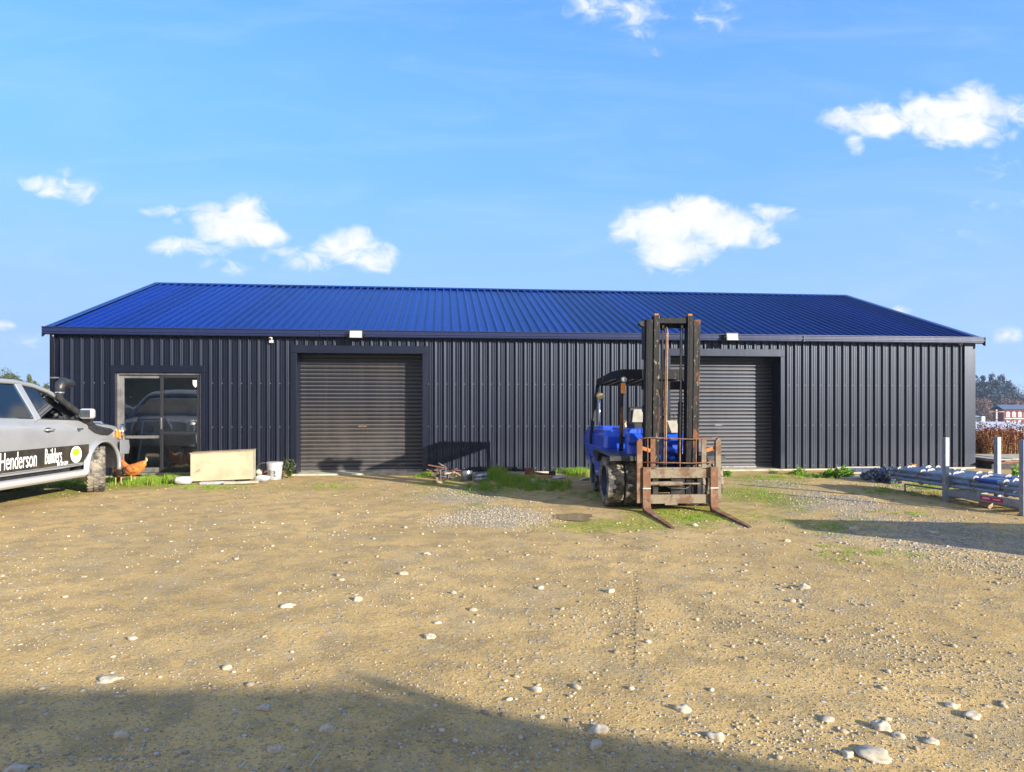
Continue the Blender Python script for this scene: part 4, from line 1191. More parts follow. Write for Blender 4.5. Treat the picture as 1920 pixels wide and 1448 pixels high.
# carriage
CYY = MY - .12
cr = empty('carriage', (.105, 0, 0), parent=FK)
MB().b2(-.515, .515, CYY - .045, CYY, .475, .60).b2(-.515, .515, CYY - .03, CYY - .0, .60, .625).build('carriage_bar', M['rust_pale'], cr, bevel=.004)
MB().b2(-.515, .515, CYY - .045, CYY, .12, .245).b2(-.2, -.02, CYY - .05, CYY - .046, .10, .13).build('carriage_bar', M['rust_pale'], cr, bevel=.004)
MB().b2(-.36, -.28, CYY + .002, CYY + .07, .13, .62).b2(.28, .36, CYY + .002, CYY + .07, .13, .62).b2(-.10, .10, CYY + .002, CYY + .05, .2, .5).build('roller_bracket', M['grease'], cr, bevel=.004)
ss = MB(); ss.cyl((-.42, CYY - .03, .40), (-.12, CYY - .03, .405), .028, seg=14); ss.cyl((-.28, CYY - .03, .395), (.05, CYY - .03, .395), .033, seg=14); ss.cyl((.05, CYY - .03, .395), (.30, CYY - .03, .395), .014, seg=10); ss.build('side_shift_cylinder', M['rust_pale'], cr, smooth=True, angle=40)
MB().tube([(-.2, CYY - .05, .37), (-.1, CYY - .07, .33), (.1, CYY - .07, .335), (.18, CYY - .04, .38)], .010, 6).build('hydraulic_hose', M['black'], cr, smooth=True)
for s in (-1, 1):
    sp = MB(); x0, x1 = sorted((s * .60, s * .515 + s * .006))
    sp.prism([(x0 if s > 0 else x0, .13), (x1, .13), (x1, .99 if s < 0 else 1.0), (x1 - .03, 1.035), (x0 + .03, 1.035), (x0, .99)], 'y', CYY - .06, CYY + .0)
    sp.build('side_plate', M['rust'] if s < 0 else M['rust_pale'], cr, bevel=.004)
    ip = MB(); a_, b_ = sorted((s * .40, s * .33)); ip.b2(a_, b_, CYY - .03, CYY - .005, .601, 1.03); ip.build('backrest_post', M['rust'] if s < 0 else M['rust_pale'], cr, bevel=.003)
    rb = MB(); rb.bar((s * .52, CYY - .02, .90), (s * .40, CYY - .02, .86), .02, .05); rb.build('brace', M['rust_orange'], cr)
br = MB(); br.tube([(-.55, CYY - .03, 1.03), (-.4, CYY - .03, 1.045), (.2, CYY - .03, 1.02), (.55, CYY - .03, 1.045)], .010, 6); br.build('backrest_rail', M['rust'], cr, smooth=True)
br = MB(); br.tube([(-.54, CYY - .04, .70), (-.1, CYY - .04, .692), (.2, CYY - .04, .685), (.55, CYY - .04, .70)], .010, 6); br.build('backrest_rail', M['rust'], cr, smooth=True)
for x in (-.44, .02, .25):
    MB().cyl((x, CYY - .028, .625), (x, CYY - .028, 1.03), .009, seg=6).build('backrest_bar', M['rust'], cr)
# forks
for s in (-1, 1):
    xc = -.47 if s < 0 else .49; x0, x1 = xc - .055, xc + .055
    pf = [(CYY - .046, .635), (CYY - .095, .635), (CYY - .10, .12), (CYY - .125, .072), (CYY - .17, .055), (CYY - 1.27, .020), (CYY - 1.30, .008), (CYY - 1.27, .0), (CYY - .10, .0), (CYY - .062, .03), (CYY - .046, .08)]
    fk = MB()
    n = len(pf)
    fk.loft([[(x0 + (.03 if y < CYY - 1.2 else 0), y, z) for y, z in pf], [(x1 - (.03 if y < CYY - 1.2 else 0), y, z) for y, z in pf]])
    fko = fk.build('fork', M['rust'], cr, bevel=.005)
    MB().b2(x0 - .001, x1 + .001, CYY - .101, CYY - .098, .335, .347).build('paint_mark', M['white'], fko)
# ------------------------------------------------------------------ hens
def hen(name, loc, rz, bodym, label, peck=False, s=1.0):
    h = empty(name, loc, rz, label, 'hen', group='hens pecking by the glass door')
    # facing -x ; body loft
    if not peck:
        sp = [(.235, 0, .335, .012, .03), (.19, 0, .31, .03, .055), (.12, 0, .255, .07, .085), (.03, 0, .21, .098, .105), (-.07, 0, .20, .095, .10), (-.135, 0, .235, .068, .078), (-.17, 0, .29, .042, .048), (-.19, 0, .335, .030, .032), (-.215, 0, .352, .028, .028), (-.245, 0, .345, .014, .016)]
        hd = Vector((-.222, 0, .36))
    else:
        sp = [(.19, 0, .35, .02, .03), (.14, 0, .30, .04, .06), (.06, 0, .235, .085, .09), (-.04, 0, .20, .10, .105), (-.12, 0, .17, .075, .085), (-.17, 0, .12, .045, .05), (-.20, 0, .07, .032, .034), (-.215, 0, .04, .028, .028), (-.225, 0, .015, .012, .012)]
        hd = Vector((-.228, 0, .055))
    rings = []
    for i, (x, y, z, ry, rz_) in enumerate(sp):
        a = sp[max(i - 1, 0)]; b2_ = sp[min(i + 1, len(sp) - 1)]
        d = Vector((b2_[0] - a[0], 0, b2_[2] - a[2])).normalized(); up = Vector((-d.z, 0, d.x)); up = up if up.z > 0 else -up
        rings.append([Vector((x, 0, z)) + Vector((0, 1, 0)) * math.cos(t) * ry + up * math.sin(t) * rz_ for t in [2 * math.pi * k / 14 for k in range(14)]])
    mb = MB(); mb.loft(rings); mb.jitter(.006, 18)
    bo = mb.build('body', bodym, h, smooth=True, sub=1)
    tl = MB()
    x0, z0 = sp[0][0], sp[0][2]
    for k in range(7):
        a = R(40 + k * 9); w = (k - 3) * .012
        tl.bar((x0 - .05, w * .5, z0 - .04), (x0 - .02 + math.cos(a) * .085, w, z0 - .02 + math.sin(a) * .085), .026, .005, up=(0, 1, 0))
    tl.build('tail_feathers', M['cream'] if not peck else M['black'], h)
    cb = MB()
    for k in range(4): cb.sphere((hd.x + .018 * k - .02, 0, hd.z + .026 - .004 * k), .013, (1, .35, 1.2), 1)
    cb.sphere((hd.x - .008, 0, hd.z - .036), .014, (.7, .5, 1.3), 1)
    cb.build('comb', M['comb'], h, smooth=True)
    MB().cyl((hd.x - .02, 0, hd.z - .012), (hd.x - .052, 0, hd.z - .022), .009, .002, 6).build('beak', M['leg_yellow'], h)
    for sy in (-1, 1):
        lg = MB(); lg.cyl((-.01, sy * .04, .13), (.0, sy * .045, .012), .010, .007, 6)
        for a in (-.5, 0, .5, 3.14): lg.cyl((.0, sy * .045, .01), (-.045 * math.cos(a), sy * .045 + .045 * math.sin(a), .005), .006, .003, 5)
        lg.build('leg', M['leg_yellow'], h)
        MB().sphere((.04, sy * .085, .235), .10, (1.2, .22, .6), 3).jitter(.01, 22).build('wing', M['hen_wing'] if not peck else bodym, h, smooth=True)
    h.scale = (s, s, s * 1.08)
    return h


p = G(250, 906); hen('hen', (p.x, p.y, g(p.x, p.y)), R(-8), M['hen_orange'], 'orange hen with a red comb and cream tail by the door', False, 1.15)
p = G(222, 908); hen('hen', (p.x, p.y, g(p.x, p.y)), R(-60), M['hen_dark'], 'dark hen with rusty breast pecking beside the pickup tyre', True, 1.05)

# ------------------------------------------------------------------ things along the wall
def onground(px, py): p = G(px, py); return Vector((p.x, p.y, g(p.x, p.y)))


# weathered panel box
p0 = onground(357, 906); p1 = onground(474, 903)
dv = (p1 - p0); L = dv.length; rz = math.atan2(dv.y, dv.x)
bx = empty('cabinet_box', (p0.x, p0.y, p0.z), rz, 'weathered cream panel box lying on its side against the wall', 'box')
H = .58; Dp = .42
MB().poly([(0, 0, .03), (L, 0, .05), (L, 0, H + .02), (0, 0, H - .02), (0, .02, .03), (L, .02, .05), (L, .02, H + .02), (0, .02, H - .02)], [(0, 1, 2, 3), (7, 6, 5, 4), (0, 4, 5, 1), (1, 5, 6, 2), (2, 6, 7, 3), (3, 7, 4, 0)]).build('front_panel', M['board'], bx, bevel=.003)
MB().b2(L - .018, L, .022, Dp, .05, H + .02).build('side_panel', M['board_pale'], bx, bevel=.002)
MB().b2(0, .018, .022, Dp, .03, H - .02).build('side_panel', M['board_pale'], bx, bevel=.002)
MB().poly([(-.015, -.012, H - .018), (L + .01, -.012, H + .022), (L + .01, Dp, H + .022), (-.015, Dp, H - .018), (-.015, -.012, H), (L + .01, -.012, H + .04), (L + .01, Dp, H + .04), (-.015, Dp, H)], [(3, 2, 1, 0), (4, 5, 6, 7), (0, 1, 5, 4), (1, 2, 6, 5), (2, 3, 7, 6), (3, 0, 4, 7)]).build('top_panel', M['wood'], bx, bevel=.002)
MB().b2(.02, L - .02, Dp - .018, Dp, .05, H - .02).build('back_panel', M['board_pale'], bx)
tag(MB().b2(0, .62, -.05, .05, 0, .05).jitter(.004, 3).build('white_plank', M['plastic_white'], bevel=.005, loc=onground(376, 909), rot=(0, R(-1), R(3))), 'short white plank on the grass under the cream box', 'plank')
tag(MB().b2(0, .62, -.04, .04, 0, .045).jitter(.004, 3).build('white_plank', M['board_pale'], bevel=.005, loc=onground(420, 910.5) + Vector((0, 0, .01)), rot=(0, R(-1.5), R(7))), 'thin pale plank running to the right end of the cream box', 'plank')
tag(MB().sphere((0, 0, .06), .13, (1.1, .8, .5), 3).jitter(.05, 7, 3).build('plastic_sack', M['plastic_white'], smooth=True, loc=onground(491, 905)), 'crumpled white plastic sack beside the right end of the box', 'sack')
tag(MB().sphere((0, 0, .08), .075, (1, 1, .9), 3).jitter(.02, 9, 5).build('round_stone', M['board_pale'], smooth=True, loc=onground(487, 898) + Vector((0, 0, .05))), 'rounded cream lump resting on the white sack', 'stone')
tag(MB().lathe([(.11, -.02), (.135, -.012), (.14, 0), (.135, .012), (.11, .02), (.105, 0), (.11, -.02)], axis='y', seg=28).build('wire_coil', M['plastic'], smooth=True, loc=onground(491, 898) + Vector((0, .06, .20)), rot=(R(14), 0, R(20))), 'small dark ring of hose propped at the end of the box', 'hose')
wb = tag(MB().lathe([(0, -.15), (.05, -.15), (.075, -.11), (.08, 0), (.08, .10), (.06, .14), (.03, .15), (.03, .18), (0, .18)], axis='x', seg=20).jitter(.008, 9).build('plastic_bottle', M['plastic_white'], smooth=True, loc=onground(344, 909) + Vector((0, 0, .085)), rot=(0, 0, R(10))), 'white plastic container lying left of the cream box', 'bottle')
# bucket
bk = empty('bucket', onground(515, 899), 0, 'white plastic pail with grey label marks by the wall', 'bucket')
MB().lathe([(0, .0), (.125, 0), (.13, .01), (.15, .28), (.158, .282), (.158, .31), (.165, .315), (.165, .335), (.150, .335), (.148, .30), (.12, .02), (0, .02)], axis='z', seg=36).build('pail', M['plastic_white'], bk, smooth=True, angle=40)
MB().lathe([(0, .337), (.16, .337), (.166, .345), (.16, .352), (0, .352)], axis='z', seg=36).build('lid', M['plastic_white'], bk, smooth=True, angle=40)
MB().tube([(.162 * math.cos(t), .162 * math.sin(t) - .01, .30 - .13 * max(0, -math.sin(t))) for t in [math.pi + k * math.pi / 14 for k in range(15)]], .003, 5).build('wire_handle', M['steel'], bk)
mb = MB()
for (a0, a1, z0, z1) in ((-115, -102, .08, .20), (-75, -64, .12, .19), (-75, -62, .07, .10)):
    mb.loft([[(r_ * math.cos(R(a)), r_ * math.sin(R(a)), z) for z in (z0, z1)] for a in np.linspace(a0, a1, 5) for r_ in (.153,)], closed=False)
mb.build('label_mark', M['steel'], bk)
tag(MB().b2(-.3, .3, -.02, .02, 0, .10).jitter(.004, 4).build('timber_offcut', M['wood_red'], bevel=.003, loc=Vector((SW(U(512), -.12).x, SW(U(512), -.12).y, .02)), rot=(0, 0, PHI)), 'reddish timber offcut against the wall behind the pail', 'timber')

# scrap beside the first roller door
random.seed(3)
scrap = [((808, 892), (858, 878), .02, 'steel', 'pale strip leaning low across the scrap heap'), ((803, 872), (870, 884), .03, 'wood_red', 'long brown batten lying on top of the scrap heap'), ((822, 868), (866, 893), .028, 'wood', 'brown slanting batten sticking up from the scrap heap'),
         ((800, 880), (845, 897), .022, 'wood_red', 'dark rusty bar at the left of the scrap heap'), ((812, 898), (862, 886), .016, 'rust', 'thin rusty rod crossing the scrap heap'), ((840, 900), (862, 890), .02, 'steel', 'grey metal strip at the right of the scrap heap'),
         ((860, 903), (905, 906), .035, 'wood_red', 'dark timber on the ground in front of the tins')]
for k, (a, b_, w, mm, lab) in enumerate(scrap):
    pa = onground(a[0], a[1] if a[1] > 893 else 893); pb = onground(b_[0], b_[1] if b_[1] > 893 else 894)
    Ya = 13.55 + .05 * k if k != 6 else pa.y
    A_ = AT(a[0], a[1], Ya); B_ = AT(b_[0], b_[1], Ya + .12)
    o_ = Vector(A_); tag(MB().bar((0, 0, 0), B_ - A_, w, w * .8).jitter(.003, 6).build('scrap_bar', M[mm], bevel=.002, loc=o_), lab, 'scrap')
fr_ = MB()
fo = AT(826, 902, 13.4)
for (a, b_) in (((0, 0), (0, .22)), ((0, .22), (.07, .24)), ((.11, 0), (.11, .30)), ((0, 0), (.25, 0)), ((.25, 0), (.25, .11)), ((.16, 0), (.16, .11)), ((.16, .11), (.25, .11)), ((.0, .09), (.12, .09))):
    fr_.bar((a[0], 0, a[1]), (b_[0], 0, b_[1]), .012, .012, up=(0, 1, 0))
tag(fr_.build('metal_stand', M['steel'], loc=(fo.x, fo.y, fo.z), rot=(R(-12), 0, R(8))), 'grey metal frame standing in front of the scrap heap', 'frame')
rs = MB()
for k in range(26):
    x, z = random.uniform(0, .42), random.uniform(0, .17)
    rs.box((x, random.uniform(0, .25), z), (random.uniform(.03, .14), random.uniform(.02, .05), random.uniform(.012, .03)), (random.uniform(-.5, .5), random.uniform(-.6, .6), random.uniform(-1, 1)))
pp = onground(806, 900); tag(rs.build('rusty_scrap', M['rust'], loc=(pp.x, 13.5, pp.z)), 'heap of rusty metal scraps left of the tins', 'scrap', kind='stuff')
tag(MB().box((0, 0, .03), (.22, .12, .03), (0, .2, .3)).box((.1, .02, .06), (.16, .04, .02), (0, -.5, .8)).box((-.04, 0, .05), (.03, .03, .12), (.3, .2, 0)).build('broken_wood', M['wood'], loc=onground(823, 907)), 'small splintered yellow wood piece before the scrap heap', 'wood')
pt = onground(875, 901)
c1_ = empty('steel_tin', (pt.x, pt.y, pt.z), 0, 'upright dented grey steel tin beside the scrap heap', 'tin')
MB().lathe([(0, 0), (.11, 0), (.115, .02), (.113, .1), (.117, .19), (.112, .2), (0, .195)], axis='z', seg=28).jitter(.006, 7).build('can', M['steel'], c1_, smooth=True, angle=45)
pt = onground(901, 904)
c2_ = empty('tank', (pt.x, pt.y, pt.z), R(5), 'squat grey tank with a dented domed top right of the tin', 'tank')
MB().lathe([(0, 0), (.12, 0), (.135, .03), (.135, .09), (.125, .10), (.0, .10)], axis='z', seg=28).jitter(.006, 7).build('tank_body', M['steel'], c2_, smooth=True, angle=45)
MB().lathe([(0, .102), (.125, .102), (.135, .12), (.115, .165), (.07, .19), (0, .195)], axis='z', seg=28).jitter(.008, 7).build('domed_top', M['steel'], c2_, smooth=True)
# beam pieces near the wall, centre
A_ = AT(984, 884, 14.3); B_ = AT(1037, 892, 14.2)
tag(MB().bar((0, 0, 0), B_ - A_, .04, .05).build('timber_beam', M['wood_red'], bevel=.003, loc=A_), 'red-brown timber beam propped on a block by the wall', 'timber')
tag(MB().b2(-.1, .1, -.06, .06, 0, .17).jitter(.004, 4).build('timber_block', M['wood_red'], bevel=.004, loc=(A_.x + .10, A_.y, g(A_.x, A_.y) - .01)), 'dark block under the left end of the propped beam', 'block')
tag(MB().b2(-.07, .07, -.05, .05, 0, .10).jitter(.004, 4).build('timber_block', M['grease'], bevel=.004, loc=(B_.x - .02, B_.y, g(B_.x, B_.y))), 'small black block under the right end of the beam', 'block')
A_ = onground(885, 894); B_ = onground(1048, 897)
tag(MB().bar((0, 0, .03), B_ - A_ + Vector((0, 0, .03)), .06, .05).jitter(.003, 3).build('timber_board', M['wood'], bevel=.003, loc=A_ - Vector((0, 0, .0))), 'long low board lying behind the green grass', 'board')
A_ = onground(972, 908); B_ = onground(1034, 912)
tag(MB().cyl((0, 0, .03), B_ - A_ + Vector((0, 0, .03)), .016, seg=10).build('pipe', M['galv'], smooth=True, angle=40, loc=A_), 'thin grey pipe lying in the green grass', 'pipe')
tag(MB().sphere((0, 0, .03), .12, (1.2, .6, .3), 2).jitter(.04, 9, 2).build('plastic_scrap', M['plastic_white'], smooth=True, loc=onground(1048, 899)), 'small white plastic scrap in the grass left of the forklift', 'scrap')
tag(MB().sphere((0, 0, .03), .10, (1.3, .6, .3), 2).jitter(.04, 9, 4).build('plastic_scrap', M['plastic_white'], smooth=True, loc=onground(1096, 901)), 'white plastic scrap nearest the forklift rear tyre', 'scrap')

# ------------------------------------------------------------------ scaffold rack at the right
P1 = Vector((6.74, 10.36, 0)); P2 = Vector((6.98, 9.1, 0))
ru = (P2 - P1).normalized(); rl = (P2 - P1).length
rv = Vector((-ru.y, ru.x, 0))          # away to the right
rz = math.atan2(ru.y, ru.x)
rg = g(P1.x, P1.y)
rack = empty('scaffold_rack', (P1.x, P1.y, rg), rz, 'galvanised steel stillage rack with four upright posts', 'rack')
RW = .95
for (x, y) in ((0, 0), (rl, 0), (0, RW), (rl, RW)):
    MB().b2(x - .035, x + .035, y - .035, y + .035, .02, 1.03 if x else 1.0).b2(x - .05, x + .05, y - .05, y + .05, 0, .02).build('post', M['galv'], rack, bevel=.004)
for y in (0, RW): MB().b2(.036, rl - .036, y - .025, y + .025, .10, .20).build('side_beam', M['galv'], rack, bevel=.003)
for x in (0, rl): MB().b2(x - .02, x + .02, .036, RW - .036, .11, .19).build('end_beam', M['galv'], rack, bevel=.003)
stk = MB().b2(rl * .50, rl * .78, -.029, -.0255, .125, .185).build('red_sticker', mat('sticker_red', (.5, .015, .06), .5), rack)
MB().b2(rl * .53, rl * .62, -.031, -.0292, .145, .17).b2(rl * .66, rl * .75, -.031, -.0292, .15, .165).build('sticker_mark', mat('sticker_pink', (.75, .4, .45), .5), stk)
MB().b2(rl * .40, rl * .49, -.029, -.0255, .14, .18).build('white_sticker', M['galv'], rack)
# tubes laid in the rack, their far ends sticking out
proto = empty('scaffold_tube', (0, 0, 0), rz, 'scaffold tube', 'scaffold tube', 'scaffold tubes stacked in the rack')
MB().cyl((-1.22, 0, 0), (rl - .02, 0, 0), .0265, seg=14).build('tube', M['pipe'], proto, smooth=True, angle=40)
def rosette(x):
    mb = MB(); n_ = 16
    for (r0, r1) in ((.028, .054),):
        ring = []
        for k in range(n_):
            t0 = 2 * math.pi * k / n_
            ring.append([(x - .006, r0 * math.cos(t0), r0 * math.sin(t0)), (x + .006, r0 * math.cos(t0), r0 * math.sin(t0)), (x + .006, r1 * math.cos(t0), r1 * math.sin(t0)), (x - .006, r1 * math.cos(t0), r1 * math.sin(t0))])
        ring.append(ring[0]); mb.loft(ring, caps=False)
    bmesh.ops.remove_doubles(mb.bm, verts=mb.bm.verts[:], dist=1e-5)
    mb.box((x, 0, .0), (.03, .06, .02))
    return mb
for k in range(5): rosette(-1.08 + k * .5).build('rosette', M['rosette'], proto)
random.seed(5)
names_row = ['front', 'second', 'third', 'fourth', 'fifth', 'sixth', 'seventh']
first = True
for lay, lz in enumerate((.245, .325, .405)):
    for k in range(7):
        off = random.uniform(-.12, .12)
        loc = P1 + ru * off + rv * (.075 + k * .125 + (.03 if lay == 1 else 0)) + Vector((0, 0, rg + lz + random.uniform(-.004, .006)))
        lab = '%s tube from the yard side in the %s layer of the rack' % (names_row[k], ('bottom', 'middle', 'top')[lay])
        if first: o = proto; o.location = loc; o['label'] = lab; first = False
        else: o = dup(proto, loc, None, lab)
        o.rotation_euler = (random.uniform(0, .6), 0, rz + random.uniform(-.012, .012))
        if (lay, k) in ((2, 0), (1, 1), (2, 3)):
            MB().cyl((rl * .30, 0, 0), (rl * .62, 0, 0), .0275, seg=14).build('blue_band', M['pipe_blue'], o, smooth=True, angle=40)
            o['label'] = lab.replace('tube', 'blue banded tube', 1)
# short lower frame left of the rack
A_ = onground(1697, 921); A_.z = g(A_.x, A_.y)
lf = MB(); Bt = AT(1697, 908, A_.y); Bd = AT(1768, 918, A_.y - .9)
lf.bar((0, 0, 0), Bt - A_, .02, .02); lf.bar(Bt - A_, Bd - A_, .025, .025)
tag(lf.build('angle_bracket', M['galv'], loc=A_), 'thin bent steel bracket under the left ends of the tubes', 'bracket')
# loose couplers
cpl = MB(); cpl.lathe([(.022, -.02), (.034, -.02), (.034, .02), (.022, .02), (.022, -.02)], axis='y', seg=12); cpl.box((.045, 0, 0), (.03, .035, .03)); cpl.cyl((.045, -.03, 0), (.045, .05, 0), .008, seg=6)
cp0 = cpl.build('scaffold_coupler', M['blue_dark'], smooth=True, angle=40)
tag(cp0, 'small dark steel coupler in the heap left of the tubes', 'coupler', 'couplers heaped left of the tubes')
bme = mat('coupler_steel', (.08, .10, .16), .35, .7, col2=(.2, .22, .26), nsc=20); cp0.material_slots[0].material = bme
for k in range(120):
    px = random.gauss(1672, 22); px = min(max(px, 1632), 1712)
    pr = onground(px, 907 - abs(px - 1672) * .15)
    o = cp0 if k == 0 else dup(cp0)
    hgt = random.random() ** 1.2 * .24 * max(0, 1 - abs(px - 1672) / 50)
    o.location = (pr.x, pr.y + random.uniform(-.1, .8) * .5, pr.z + .025 + hgt)
    o.rotation_euler = (random.uniform(0, 6), random.uniform(0, 6), random.uniform(0, 6))
    o.scale = [random.uniform(1.2, 2.1)] * 3
sh = onground(1612, 897)
tag(MB().b2(-.45, .42, -.14, .14, 0, .03).jitter(.012, 3).build('white_sheet', M['plastic_white'], bevel=.003, loc=sh + Vector((0, 0, .01)), rot=(R(3), 0, R(-3))), 'flat white plastic sheet lying by the wall left of the couplers', 'sheet')
gw = onground(1618, 890)
wf = empty('window_sash', (gw.x, gw.y, gw.z + .02), PHI, 'pale window sash with grey glass leaning low on the wall', 'window sash', rot=(R(-55), 0, PHI))
w_ = MB(); rect(w_, -.50, .50, 0, .22, .035, -.015, .015); w_.build('frame', M['board_pale'], wf, bevel=.003)
MB().b2(-.464, .464, -.004, .002, .036, .184).build('glass_pane', M['steel'], wf)
tag(MB().lathe([(0, 0), (.06, 0), (.062, .16), (.058, .16), (.055, .01), (0, .01)], axis='z', seg=18).jitter(.004, 8).build('rusty_can', M['rust_orange'], smooth=True, angle=40, loc=AT(1712, 884, 14.6)), 'orange rusty can standing behind the left end of the tubes', 'can')
tag(MB().box((0, 0, .06), (.10, .16, .10), (.2, .3, .4)).jitter(.01, 8).build('wood_block', M['wood'], bevel=.005, loc=onground(1849, 951)), 'splintered wood block on the ground below the red sticker', 'wood block')

# low timber deck behind the rack
dk = empty('timber_stack', (0, 0, 0), 0, 'low stack of dark timber under a pale board beyond the rack', 'timber')
a_ = AT(1836, 872, 16.3); b2_ = AT(1925, 872, 16.0)
for k, (z0, z1, dx, mm) in enumerate(((-.02, .12, 0, 'grease'), (.125, .17, .1, 'wood_red'), (.175, .215, .05, 'wood'))):
    MB().b2(a_.x - .2 + dx, b2_.x + 1.2, 15.6, 17.0, z0, z1).jitter(.004, 2).build('timber_layer', M[mm], dk, bevel=.004)
MB().b2(a_.x + .25, b2_.x + 1.2, 15.55, 17.1, .22, .25).build('top_board', M['board_pale'], dk, bevel=.003)
MB().b2(a_.x - .15, a_.x + .2, 15.5, 17.1, .22, .24).build('top_board', M['plastic_white'], dk, bevel=.003)
gb = AT(1908, 848, 18.4)
gbn = empty('green_bin', (gb.x + .15, 18.4, g(12, 18.4)), 0, 'dark green bin standing beside the dry weeds', 'bin')
MB().lathe([(0, 0), (.2, 0), (.24, .5), (.23, .5), (.19, .02), (0, .02)], axis='z', seg=24).build('bin_body', M['green_plastic'], gbn, smooth=True, angle=40)
MB().lathe([(0, .5), (.25, .5), (.25, .53), (0, .56)], axis='z', seg=24).build('lid', M['green_plastic'], gbn, smooth=True, angle=40)
# ------------------------------------------------------------------ vegetation
rng = np.random.default_rng(11)


def leaf_quads(cent, size, rnd=1.0, aspect=.6):
    """random oriented quads at centres"""
    n = len(cent)
    a = rng.normal(size=(n, 3)); a /= np.linalg.norm(a, axis=1)[:, None]
    b = rng.normal(size=(n, 3)); b -= a * (a * b).sum(1)[:, None]; b /= np.linalg.norm(b, axis=1)[:, None]
    s = size * rng.uniform(.6, 1.3, n)[:, None]
    a = a * s; b = b * s * aspect
    v = np.stack([cent - a, cent - b, cent + a, cent + b], 1).reshape(-1, 3)
    f = np.arange(4 * n).reshape(n, 4)
    return v, f


def crown_pts(lobes, n, clumps=14, spread=.28):
    """points in clumps inside ellipsoid lobes (cx,cy,cz,rx,ry,rz)"""
    out = []
    w = np.array([l[3] * l[4] * l[5] for l in lobes]) ** .67; w /= w.sum()
    for l, ww in zip(lobes, w):
        k = max(3, int(clumps * ww * len(lobes)))
        m = int(n * ww)
        d = rng.normal(size=(k, 3)); d /= np.linalg.norm(d, axis=1)[:, None]
        cc = d * rng.uniform(.45, .95, k)[:, None]
        pick = rng.integers(0, k, m)
        sz = rng.uniform(.6, 1.3, k)[pick][:, None]
        p = cc[pick] + rng.normal(size=(m, 3)) * spread * sz
        out.append(p * np.array(l[3:6]) + np.array(l[0:3]))
    return np.concatenate(out)


def tree(name, loc, lobes, n, size, lm, label, group, trunk_h, tr=.15, cat='tree', limbs=7):
    t_ = empty(name, loc, 0, label, cat, group)
    mb = MB()
    top = max(l[2] for l in lobes)
    mb.tube([(0, 0, -.2), (.02 * top, 0, top * .4), (-.02 * top, .01, top * .95)], [tr, tr * .7, tr * .15], 7)
    for k in range(limbs):
        l = lobes[k % len(lobes)]
        z = top * random.uniform(.25, .8)
        e = Vector((l[0] + random.uniform(-.7, .7) * l[3], l[1] + random.uniform(-.7, .7) * l[4], l[2] + random.uniform(-.3, .6) * l[5]))
        mb.tube([(0, 0, z), (e.x * .5, e.y * .5, (z + e.z) / 2 + .02 * top), e], [tr * .4, tr * .25, tr * .08], 5)
    mb.build('trunk', M['bark'], t_, smooth=True)
    v, f = leaf_quads(crown_pts(lobes, n), size)
    link('crown', np_mesh('crown', v, f), lm, t_)
    return t_


random.seed(21)
GR_ = 'trees on the rise behind the shed at the right'
LOW = -3.0
# right hand trees: (px, top y, width px, distance, kind)
TR = [(1828, 704, 26, 150, 'pine', 'dark pine half hidden by the right end of the shed'), (1843, 707, 18, 150, 'pine', 'slim pine second from the shed corner'), (1861, 703, 22, 145, 'pine', 'pine with a flat top in the middle of the row'),
      (1877, 701, 24, 150, 'pine', 'tallest pointed pine right of the middle of the row'), (1893, 712, 24, 155, 'pine', 'broad pine sloping down to the bare tree'), (1908, 716, 26, 170, 'bare', 'pale bare branched tree at the right edge of the row'),
      (1850, 722, 50, 140, 'bush', 'dark blue-green broad tree below the slim pine'), (1885, 728, 55, 138, 'bush', 'dark blue-green broad tree below the tallest pine'), (1920, 738, 46, 136, 'bush', 'dark broad tree cut by the right picture edge'),
      (1838, 744, 40, 125, 'red', 'reddish bare thicket tree right of the shed corner'), (1902, 748, 46, 128, 'red2', 'low brownish tree behind the brick building'), (1873, 770, 14, 112, 'green', 'small bright green tree beside the brick building')]
